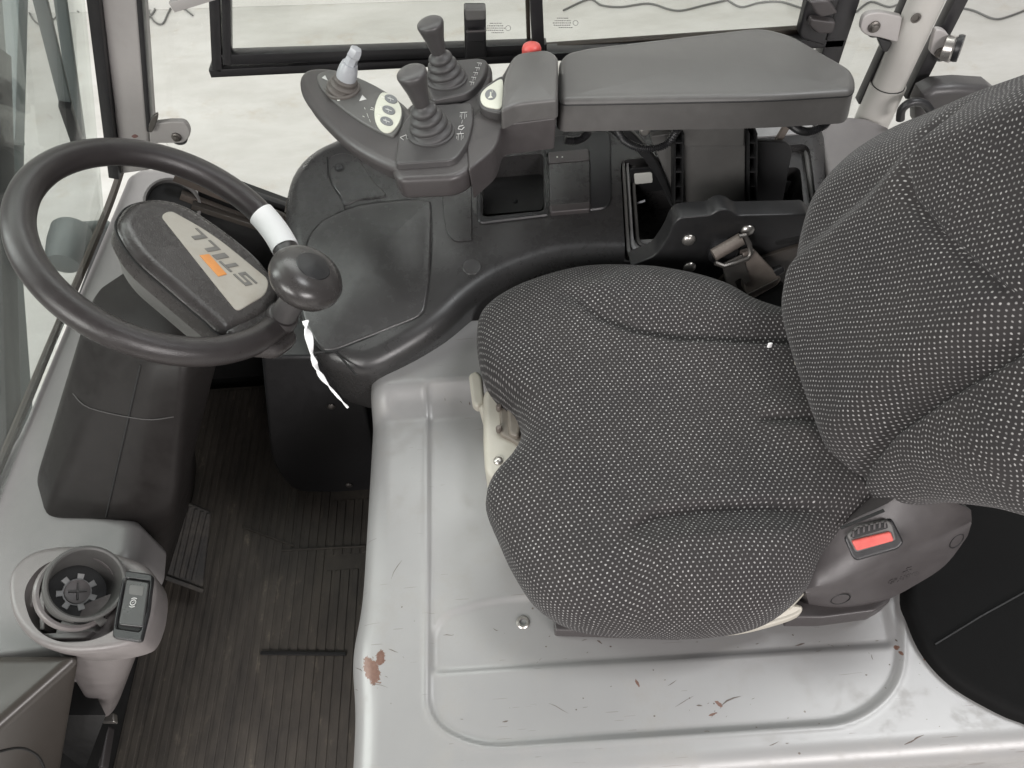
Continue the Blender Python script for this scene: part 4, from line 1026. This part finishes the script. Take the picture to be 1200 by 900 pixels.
def column():
    t = thing('column_cover', 'tall dark brown-grey steering column cover with seams and bolts', 'column cover', (-.5, .6, .1))
    R1 = [(92, 396), (132, 414), (176, 432), (216, 434), (268, 384), (244, 330), (160, 312), (112, 344)]
    R2 = [(42, 560), (54, 604), (152, 606), (206, 590), (226, 540), (225, 470), (150, 420), (78, 460)]
    R3 = [(100, 700), (120, 735), (178, 726), (193, 690), (222, 600), (232, 540), (160, 500), (100, 560)]
    rings = []
    key = ((R1, .665), (R2, .475), (R3, .03))
    r3 = [at(a, z=z) for a, z in key]
    for i in range(2):
        for k in range(8):
            f = k/8; rings.append([p.lerp(q, f) for p, q in zip(r3[i], r3[i+1])])
    rings.append(r3[2])
    def rnd(r): # squarish ring: round the corners only
        out = []; n = len(r)
        for i in range(n):
            a, b, c = r[i-1], r[i], r[(i+1) % n]
            for k in range(6):
                s = k/5; p, q = b.lerp(a, .2), b.lerp(c, .2); out.append((1-s)**2*p+2*s*(1-s)*b+s*s*q)
        return out
    rr = [rnd(r) for r in rings]
    top = [p+Vector((0, 0, .012)) for p in inset(rr[0], Vector((0, 0, 1)), .012 if newell(rr[0]).z > 0 else -.012)]
    part('cover_body', loft([top]+rr), M['column'], t, 50)
    # seams lie on the near face
    def on(r, i, f): return r[i].lerp(r[(i+1) % 8], f)
    near = []
    for f in [k/10 for k in range(11)]:
        a = r3[0][1].lerp(r3[0][2], .75); b = r3[1][1].lerp(r3[1][2], .72); near.append(a.lerp(b, f)+Vector((0, -.0002, .0)))
    part('seam', tube(near, .0012, 6), M['hole'], t)
    f = .32; hs = [r3[0][i].lerp(r3[1][i], f) for i in (0, 1, 2, 3)]
    hs = [hs[0].lerp(hs[1], .35), hs[1], hs[2], hs[2].lerp(hs[3], .8)]
    part('seam', tube(cr([p+Vector((0, -.0001, 0)) for p in hs], 5, False), .0008, 6), M['arm'], t)
    for px, py, z in ((196, 476, .55), (204, 577, .30)):
        c = P(px, py, z=z); part('bolt', lathe([(.009, -.006), (.009, .003), (.006, .005), (.002, .0058)], c, (.9, -.3, .25), 16), M['dark_steel'], t)
column()

# ================================================================== SWITCH CONSOLE (lower left)
def switch_console():
    Z = .520; U = Vector((0, 0, 1))
    t = thing('switch_console', 'taupe side console with an open oval recess and a rocker switch', 'switch console', P(110, 760, z=.4))
    ol = cr([(8, 694), (12, 668), (32, 648), (66, 639), (108, 641), (148, 652), (172, 664), (181, 684), (178, 716), (168, 742), (154, 754), (118, 762), (76, 763), (40, 752), (16, 726)], 6)
    b = part('housing', slab(resample(at(ol, z=Z), 90), U, .055, .008, rb=.006, seg=5, taper=-.004), M['switch'], t)
    rec = cr([(18, 696), (24, 672), (46, 652), (84, 644), (124, 652), (140, 672), (142, 704), (126, 730), (96, 744), (58, 745), (30, 728)], 5)
    carve(b, slab(at(rec, z=Z+.02), U, .069, .0005))
    part('recess_floor', slab(at(rec, z=Z-.046), U, .006, .001), M['hole'], t)
    pl_ = part('side_plate', slab(at(fillet([(20, 700), (24, 676), (52, 655), (53, 664), (44, 690), (32, 722), (26, 722)], 3), z=Z-.012), U, .004, .001), M['switch'], t)
    part('plate_hole', lathe([(.0065, 0), (.0065, .0006)], P(35, 678, z=Z-.012), U, 18), M['hole'], pl_)
    part('plate_screw', lathe([(.0085, 0), (.0085, .0012), (.006, .0012), (.006, .0022), (.0035, .003), (.0015, .002)], P(28, 694, z=Z-.012), U, 20), M['arm'], pl_)
    part('divider', slab(at(fillet([(57, 655), (61, 657), (52, 700), (52, 738), (46, 738), (46, 700)], 2), z=Z-.010), U, .035, .001), M['switch'], t)
    part('recess_shelf', slab(at(fillet([(45, 742), (110, 739), (100, 748), (60, 749)], 3), z=Z-.012), U, .02, .002), M['switch'], t)
    for px, py in ((64, 661), (117, 726)): part('bracket_tab', bar(P(px-3, py-3, z=Z-.006), P(px+4, py+4, z=Z-.006), .006, .01), M['plate'], t)
    cp = thing('cup_holder', 'round cup shaped socket with a silver gear at its bottom', 'socket', P(95, 700, z=.48))
    c = P(101, 683, z=Z+.026); ax = (c-P(88, 696, z=Z-.018)).normalized(); cc_ = c-ax*.024+Vector((-.0035, -.0045, 0))
    lo = c-ax*.055
    part('cup', lathe([(.030, -.060), (.034, -.058), (.041, -.012), (.0445, -.004), (.0450, 0), (.0440, .0025), (.0415, .0032), (.0395, .0015), (.0385, -.008), (.037, -.012), (.033, -.050), (.001, -.051)], c, ax, 48), M['plate'], cp, 40)
    part('cup_liner', lathe([(.0384, -.009), (.0340, -.0485), (.001, -.0492)], c, ax, 48, False, False), M['hole'], cp, 40)
    part('collar', annulus([(.041, -.006), (.046, -.006), (.0470, 0), (.0465, .004), (.0445, .006), (.041, .006)], cc_, ax, 48), M['switch'], cp)
    part('collar', annulus([(.039, -.004), (.0425, -.004), (.0425, .004), (.039, .004)], c-ax*.016, ax, 48), M['plate'], cp)
    for a in (200, 245, 290): 
        d = (frame_of(ax)[0]*math.cos(R(a))+frame_of(ax)[1]*math.sin(R(a)))
        part('collar_slot', bar(c-ax*.016+d*.0405-d.cross(ax)*.008, c-ax*.016+d*.0405+d.cross(ax)*.008, .003, .006, ax), M['hole'], cp)
    gc = c-ax*.0470; fa, fb, _ = frame_of(ax); o = []
    for k in range(7):
        for da, rr in ((-12, .0165), (-10, .0232), (10, .0232), (12, .0165), (25, .0165)):
            a = R(k*360/7+da+10); o.append(gc+(fa*math.cos(a)+fb*math.sin(a))*rr)
    part('gear', slab(o, ax, .002, .0006, down=-ax), M['rim_light'], cp)
    part('gear_disc', lathe([(.0145, .0), (.0145, .0026), (.013, .003), (.001, .003)], gc, ax, 32), M['switch'], cp)
    for an in (0, 90): 
        d = fa*math.cos(R(an+20))+fb*math.sin(R(an+20)); part('gear_cross', bar(gc-d*.010+ax*.0036, gc+d*.010+ax*.0036, .004, .0025, ax), M['plate'], cp)
    # rocker switch
    bo_ = fillet([(145, 668), (179, 673), (174, 716), (165, 752), (131, 747), (134, 722)], 5); bi_ = fillet([(147, 677), (176, 681), (171, 716), (164, 740), (136, 736), (138, 722)], 3)
    part('switch_bezel', ringslab(at(bo_, z=Z+.004), at(bi_, z=Z+.004), U, .006, .0015), M['black'], t)
    part('switch_well', slab(at(bi_, z=Z+.001), U, .003, .0003), M['hole'], t)
    sw = part('rocker', slab(at(fillet([(147.5, 678), (175, 682), (168, 735), (138, 732)], 4), z=Z+.0055), U, .005, .002), M['console'], t)
    part('rocker_label', slab(at(fillet([(152, 685), (169, 687), (167, 698), (151, 696)], 2), z=Z+.0058), U, .002, .0002), M['plate'], sw)
    sc_ = P(156, 706, z=Z+.0060)
    def arc(r, a0, a1): return [sc_+Vector((math.cos(R(a)), math.sin(R(a)), 0))*r for a in range(a0, a1+1, 15)]
    part('brake_sign', join(tube(arc(.0032, 0, 360), .0005, 5), tube(arc(.0055, 50, 130), .0005, 5), tube(arc(.0055, 230, 310), .0005, 5), bar(sc_-Vector((.0014, .0008, 0)), sc_+Vector((.0016, .001, 0)), .0008, .0004)), M['print'], sw)
    # funnel shaped lower part
    r1 = at(cr([(66, 760), (118, 763), (154, 755), (170, 740), (180, 700), (150, 690), (80, 720)], 5), z=Z-.02)
    r2 = at(cr([(110, 834), (120, 840), (130, 836), (142, 815), (160, 760), (148, 760), (115, 800)], 5), z=.20)
    mid = [[p.lerp(q, f) for p, q in zip(r1, r2)] for f in (0, .2, .4, .6, .8, 1)]
    part('lower_cover', loft(mid), M['switch'], t, 60)
    st = single('release_catch', slab(at(fillet([(114, 836), (133, 835), (134, 846), (116, 846)], 2), z=.19), U, .012, .002), M['steel'], 'small bright metal catch under the taupe switch console', 'catch', P(124, 846, z=.18))
switch_console()
def sill_box():
    t = thing('entry_sill_box', 'grey brown box with an oval groove in the bottom left corner', 'box', P(20, 880, z=.2))
    U = Vector((0, 0, 1))
    def ring(z, c, l): return at([(-260, 764+c[1]-772), c, l, (-260, l[1]+(l[1]-c[1])*1.6)], z=z)
    top = [(-260, 764), (60, 764), (92, 764), (92, 771), (0, 852), (-260, 1080)]
    t3 = [P(a, b, z=.50) for a, b in top]
    b3 = [P(-260, 880, z=.22), P(40, 885, z=.22), P(68, 885, z=.22), P(70, 905, z=.22), P(-15, 990, z=.22), P(-260, 1200, z=.22)]
    def rnd(r):
        out = []; n = len(r)
        for i in range(n):
            a, b, c = r[i-1], r[i], r[(i+1) % n]
            for k in range(4):
                s = k/3; p, q = b.lerp(a, .12), b.lerp(c, .12); out.append((1-s)**2*p+2*s*(1-s)*b+s*s*q)
        return out
    a, b = rnd(t3), rnd(b3); ax = U
    if newell(a).z < 0: a.reverse(); b.reverse()
    rr = .014; rings = [b]
    for k in range(6):
        an = math.pi/2*k/5; rings.append([p+(q-p)*(rr*(1-math.sin(an))/.28) for p, q in zip(inset(a, U, rr*(1-math.cos(an))), inset(b, U, rr*(1-math.cos(an))))])
    part('box_body', loft(rings), M['box'], t)
    fa, fb, fc = t3[3], t3[4], b3[3]; n = (fb-fa).cross(fc-fa).normalized()
    n = n if n.y < 0 else -n
    part('oval_groove', tube(atl(cr([(-30, 890), (0, 880), (22, 876), (38, 881), (48, 892), (56, 915)], 4, False), fa+n*.0005, n), .0022, 8), M['hole'], t)
    part('dark_side', loft([at([(86, 768), (94, 776), (124, 838), (80, 838)], z=.30), at([(80, 860), (92, 872), (100, 900), (70, 900)], z=.10)][::1]), M['black_soft'], t)
sill_box()
# pedals
def pedals():
    o0 = P(215, 640, z=.11); n = Vector((.35, -.55, .76)).normalized()
    t = thing('accelerator_pedal', 'ribbed black rubber pedal at the left edge of the footwell', 'pedal', P(215, 680, z=.05))
    part('pad', slab(atl(fillet([(213, 586), (248, 600), (238, 692), (190, 676), (198, 630)], 5), o0, n), n, .014, .004), M['pedal'], t)
    for k in range(5):
        x = 214+k*7; part('ridge', bar(PL(x+2, 592+k*2.5, o0+n*.002, n), PL(x-16, 672+k*2.2, o0+n*.002, n), .0035, .006, n), M['pedal'], t)
    part('toe_edge', bar(PL(188, 674, o0+n*.002, n), PL(238, 692, o0+n*.002, n), .012, .008, n), M['pedal'], t)
    part('pedal_arm', bar(PL(208, 600, o0-n*.01, n), PL(193, 665, o0-n*.01, n), .016, .006, n), M['dark_steel'], t)
    t2 = thing('parking_pedal', 'small grey ribbed pedal under the switch console', 'pedal', P(105, 880, z=.02))
    part('pad', slab(at(fillet([(100, 838), (128, 850), (120, 900), (86, 900)], 4), z=.05), (0, 0, 1), .02, .004), M['arm'], t2)
    for k in range(3): part('ridge', bar(P(106+k*8, 850+k*3, z=.0515), P(96+k*9, 898, z=.0515), .004, .005), M['arm'], t2)
pedals()

# ================================================================== PILLARS AND WINDOWS
def bracket_tab(parent, pts, y, mt, bolt, rad, n=Vector((0, -1, 0))):
    h = part('hinge', slab(at(pts, y=y), n, .010, .002), M[mt], parent)
    part('hinge_bolt', lathe([(rad, 0), (rad, .003), (rad*.7, .004), (rad*.6, .008), (rad*.2, .009)], P(*bolt, y=y), n, 20), M['dark_steel'], h)
    part('hinge_disc', lathe([(rad*1.9, 0), (rad*1.9, .008), (rad*1.5, .012)], P(bolt[0]+3, bolt[1]-2, y=y+.024), n, 22), M['black'], h)
    return h
def front_pillar():
    t = thing('front_pillar', 'grey painted front pillar between windscreen and door glass', 'pillar', P(165, 200, y=1.12))
    Y = 1.10; ny = Vector((0, -1, 0))
    def up_(q0, q1, k=1.6): return (q1[0]+(q1[0]-q0[0])*k, q1[1]+(q1[1]-q0[1])*k)
    L0, L1 = P(142, 205, y=Y), P(118, 0, y=Y); Rr0, Rr1 = P(178, 200, y=Y), P(163, 0, y=Y)
    L2, R2 = L1+(L1-L0)*1.2, Rr1+(Rr1-Rr0)*1.2
    part('post', slab([L0, L2, R2, Rr0], ny, .05, .006, seg=4), M['post'], t)
    part('door_seal', bar(P(176, 150, y=Y+.004), P(165, 0, y=Y+.004)+(P(165, 0, y=Y)-P(176, 150, y=Y))*1.4, .0075, .02, (1, 0, 0)), M['window_frame'], t)
    part('windscreen_seal', bar(P(135, 205, y=Y-.004), P(111, 0, y=Y-.004)+(P(111, 0, y=Y)-P(135, 205, y=Y))*1.2, .0165, .02, (1, 0, 0)), M['window_frame'], t)
    bracket_tab(t, fillet([(174, 146), (200, 143), (218, 143), (224, 158), (216, 168), (176, 168)], [2, 2, 10, 10, 8, 2]), Y-.012, 'post', (207, 160), .0075)
    part('hinge_catch', slab(at(cr([(174, 152), (177, 140), (184, 134), (184, 142), (178, 155)], 4), y=Y-.02), ny, .006, .001), M['dark_steel'], t)
    part('rust_spot', slab(at(cr([(154, 160), (158, 157.5), (162, 160), (158, 162)], 4), y=Y-.0005), ny, .004, .0005), plastic('rust', (.17, .09, .08), .7), t)
front_pillar()
def rear_pillar():
    t = thing('rear_pillar', 'pale grey round tube pillar with hinge brackets on both sides', 'pillar', P(1010, 150, y=1.12))
    Y = 1.12; c0, c1 = P(1019, 148, y=Y), P(1085, 0, y=Y); d = (c1-c0)
    cj = c0+d*.365
    part('post', tube([cj, c0+d*2.2], .026, 28), M['post_light'], t)
    part('lower_sleeve', tube([c0-d*.5, c0+d*.362], .0295, 28), M['post_light'], t)
    part('sleeve_gap', tube([c0+d*.36, c0+d*.368], .0272, 24), M['hole'], t)
    s = lathe([(.0075, 0), (.0075, .002), (.005, .002), (.0045, -.002)], P(1073, 21, y=Y-.0265), (0, -1, 0), 18)
    part('socket_screw', s, M['dark_steel'], t)
    def seal(a, b, w_, y=Y+.02):
        p, q = P(*a, y=y), P(*b, y=y); part('seal', bar(p, q+(q-p)*.5, w_, .02, (1, 0, 0)), M['window_frame'], t)
    seal((1008, 118), (1062, 0), .012); seal((1066, 112), (1122, 0), .022)
    h = bracket_tab(t, fillet([(1008, 35), (1012, 18), (1030, 14), (1058, 20), (1052, 50), (1030, 44), (1015, 42)], [10, 8, 8, 3, 3, 4, 8]), Y-.012, 'post', (1024, 31), .009)
    part('hinge_arm', slab(at(fillet([(1028, 44), (1046, 50), (1040, 62), (1034, 60)], 3), y=Y-.006), (0, -1, 0), .012, .002), M['black'], t)
    h = bracket_tab(t, fillet([(1090, 62), (1096, 34), (1108, 36), (1118, 50), (1122, 66), (1112, 76), (1098, 68)], [3, 6, 8, 6, 8, 8, 4]), Y-.016, 'post', (1101, 61), .008)
    ax = Vector((.75, -.5, .1)).normalized()
    part('roller', lathe([(.011, -.010), (.019, -.008), (.019, .004), (.017, .006), (.006, .008)], P(1113, 57, y=Y-.026), ax, 28), M['steel'], h)
    part('roller_tyre', lathe([(.0195, -.004), (.0205, 0), (.0195, .005)], P(1119, 56, y=Y-.024)+ax*.004, ax, 28), M['black'], h)
    # dark moulding behind the backrest
    o = [P(x, y, y=1.08) for x, y in ((1075, 128), (1082, 112), (1098, 104), (1125, 102), (1160, 104), (1180, 120), (1180, 150), (1075, 150))]
    single('rear_cover', slab(o, (0, -1, 0), .035, .014, seg=5), M['joy'], 'rounded dark grey moulding behind the top of the backrest', 'cover', o[0])
    single('grab_loop', tube(cr([P(x, y, y=1.06) for x, y in ((1055, 140), (1057, 128), (1068, 120), (1082, 121), (1090, 130))], 5, False), .007, 10), M['black'], 'small black loop at the foot of the rear pillar', 'loop', P(1055, 140, y=1.06))
    single('corner_panel', slab(at(fillet([(950, 132), (1015, 138), (1045, 150), (1012, 215), (978, 244), (966, 180)], 6), z=.585), (0, 0, 1), .15, .006), M['dash'], 'grey body panel between armrest end and rear pillar', 'panel', P(985, 180, z=.45))
rear_pillar()
def side_window():
    Y = 1.15; ny = Vector((0, -1, 0))
    t = thing('side_window', 'black framed sliding side window behind the levers and armrest', 'window', P(450, 86, y=Y))
    def q(px, py, y=Y): return P(px, py, y=y)
    bl, br = q(255, 80), q(985, 53); upv = Vector((0.0, 0, 1))
    def ext(a, c, y=Y): p_, q_ = q(*a, y), q(*c, y); return p_+(q_-p_)*3
    def vert(b, h=.42, lean=0.0): return b+Vector((lean*h, 0, h))
    # outer frame: bottom bar, left and right stiles
    zb = (q(300, 84).z, ); 
    f = part('outer_frame', join(bar(q(248, 80.5), q(985, 45), .0135, .030), bar(q(256, 77), ext((256, 77), (253, 0)), .015, .030, (1, 0, 0)), bar(q(968, 70), ext((968, 70), (990, 0)), .034, .030, (1, 0, 0))), M['window_frame'], t)
    part('sash', join(bar(q(262, 66.5, Y-.005), q(640, 54, Y-.005), .017, .020), bar(q(267, 72, Y-.006), ext((267, 72), (266, 0), Y-.006), .0125, .020, (1, 0, 0)), bar(q(631, 62, Y-.006), ext((631, 62), (628, 0), Y-.006), .019, .020, (1, 0, 0))), M['window_frame'], t)
    part('sash', join(bar(q(636, 55, Y+.013), q(960, 33, Y+.013), .008, .014), bar(q(620, 62, Y+.013), ext((620, 62), (618, 0), Y+.013), .006, .014, (1, 0, 0))), M['seal'], t)
    part('outer_pane', slab([q(256, 84, Y+.012), q(980, 50, Y+.012), ext((980, 50), (1000, 0), Y+.012), ext((256, 84), (253, 0), Y+.012)], ny, .004, .0003), M['glass_side'], t)
    # latch in the middle
    l = part('latch', slab(at(fillet([(543.5, 10), (569.5, 10), (570, 68), (545, 70)], 3), y=Y-.026), ny, .016, .003), M['window_frame'], t)
    part('latch_cap', slab(at(fillet([(544, 10.5), (569.5, 10.5), (568.5, 24), (546, 25)], 2.5), y=Y-.040), ny, .014, .003), M['keypad' if 0 else 'plate'], l)
    part('latch_bar', slab(at(fillet([(547, 37), (569, 35.5), (569, 50), (547, 50)], 2), y=Y-.036), ny, .012, .002), M['window_frame'], l)
    part('latch_lip', bar(q(546, 37.2, Y-.049), q(569, 36.2, Y-.049), .003, .004), M['arm'], l)
    # block on the right
    l = part('latch', slab(at(fillet([(936, 40), (946, 0), (985, -2), (978, 16), (966, 54), (940, 46)], 3), y=Y-.026), ny, .016, .003), M['window_frame'], t)
    part('latch_cap', slab(at(fillet([(948, 2), (972, 0), (982, 16), (963, 21), (956, 16)], 3), y=Y-.044), ny, .016, .003), M['arm'], l)
    part('latch_lip', slab(at(fillet([(951, 22), (980, 26), (976, 40), (958, 40), (948, 30)], 3), y=Y-.040), ny, .012, .003), M['arm'], l)
    # etched glazing marks: rows of tiny print, a ring
    for cx, cy in ((582, 33.5), (661, 27.5)):
        rows = [(-8, 5, -6.2), (-11, 7, -3.2), (-13, 9, -.6), (-12, 7, 2), (-6, 8, 4.8)]
        g = []
        rnd = random.Random(int(cx))
        for a, b, y in rows:
            x = a
            while x < b:
                w_ = rnd.choice((1.0, 1.4, 2.0)); g.append(bar(q(cx+x, cy+y, Y+.0045), q(cx+x+w_, cy+y-.05, Y+.0045), .0012, .0005)); x += w_+.8
        part('glazing_mark', join(*g, tube([q(cx+13.5+3*math.cos(R(k*30)), cy-.6+3*math.sin(R(k*30)), Y+.0045) for k in range(13)], .0003, 4)), M['print_grey'], t, label='tiny dark print on the glass')
    # the door glass around and below the sliding window
    d = thing('door_glass', 'clear glass door pane between front and rear pillar', 'door', (0, 1.19, .42))
    part('pane', slab([Vector(v) for v in ((-.60, 1.185, .37), (.70, 1.185, .37), (.66, 1.185, 1.3), (-.53, 1.185, 1.3))], ny, .004, .0003), M['glass_side'], d)
    part('lower_rail', bar((-.62, 1.188, .36), (.80, 1.188, .36), .03, .03), M['window_frame'], d)
side_window()
single('grab_bar', bar(P(203, 5, y=1.06), P(290, -22, y=1.06), .014, .02), M['post'], 'end of a grey flat bar above the front pillar hinge', 'bar', P(203, 5, y=1.06))

def windscreen():
    t = thing('windscreen', 'tinted windscreen glass at the left edge', 'windscreen', (-.71, .6, .48))
    def wp(y, z): return Vector((-.715+.40*(z-.48), y, z))
    n = (wp(1, .48)-wp(0, .48)).cross(wp(0, 1)-wp(0, .48)).normalized(); n = n if n.x > 0 else -n
    part('pane', slab([wp(.02, .478), wp(1.10, .478), wp(1.10, 1.35), wp(.02, 1.35)], n, .005, .0003), M['glass_front'], t)
    o0 = wp(1, .7)-n*.03
    wi = thing('windscreen_wiper', 'grey green wiper arm outside the windscreen beside the front pillar', 'wiper', PL(95, 165, o0, n))
    def q(x, y, h=0): return PL(x, y, o0-n*h, n)
    part('arm', bar(q(46, -6), q(80, 132), .017, .010, (1, 0, 0)), M['mast'], wi)
    part('arm', bar(q(70, -6), q(95, 168), .016, .010, (1, 0, 0)), M['mast'], wi)
    part('arm_head', bar(q(76, 122, -.002), q(92, 170, -.002), .017, .014, (1, 0, 0)), M['bracket'], wi)
    # lift mast outside
    mt_ = thing('lift_mast', 'grey green lift mast channels seen through the windscreen', 'mast', (-1.25, .9, -.6))
    def mz(px, py, x=-1.22): return P(px, py, x=x)
    def rail(pxt, pxb, w_, d_, x, mt): 
        a, b = P(*pxt, x=x), P(*pxb, x=x); b = Vector((x, b.y, -.62)) if False else b
        part('mast_rail', bar(a+(a-b)*.8, b+(b-a)*.6, w_, d_, (0, 1, 0), .006), M[mt], mt_)
    rail((17, 0), (10, 240), .040, .05, -1.22, 'mast'); rail((-10, 200), (14, 520), .075, .06, -1.10, 'mast')
    part('mast_plate', bar(P(-20, 165, x=-1.2), P(22, 168, x=-1.2), .012, .03), M['mast'], mt_)
    rail((-4, 240), (2, 470), .05, .05, -1.02, 'bracket')
    lp = thing('reflection_shape', 'round grey shape standing in for a windscreen reflection inside the wheel rim', 'reflection', P(78, 330, x=-.95))  # solid shape added in place of the round pod's reflection in the glass
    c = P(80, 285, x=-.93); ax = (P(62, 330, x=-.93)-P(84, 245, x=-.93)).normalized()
    part('housing', lathe([(.012, -.048), (.034, -.044), (.040, -.036), (.041, .0), (.037, .04), (.032, .055), (.010, .058)], c, ax, 36), M['mast'], lp)  # round body of the added reflection shape
    part('arm', tube([P(98, 268, x=-.92), P(125, 266, x=-.90)], .016, 18), M['mast'], lp)  # side piece of the added reflection shape
windscreen()

blocker = thing('light_blocker', 'unseen dark panel above the steering wheel and seat, added to block light', 'blocker', (0, .65, 1.95))  # unseen solid panel, added and sized to block light from above
part('panel', slab([Vector(v) for v in ((-.50, .12, 2.0), (.42, .12, 2.0), (.42, 1.2, 2.0), (-.50, 1.2, 2.0))], (0, 0, 1), .05, .01), M['arm'], blocker)
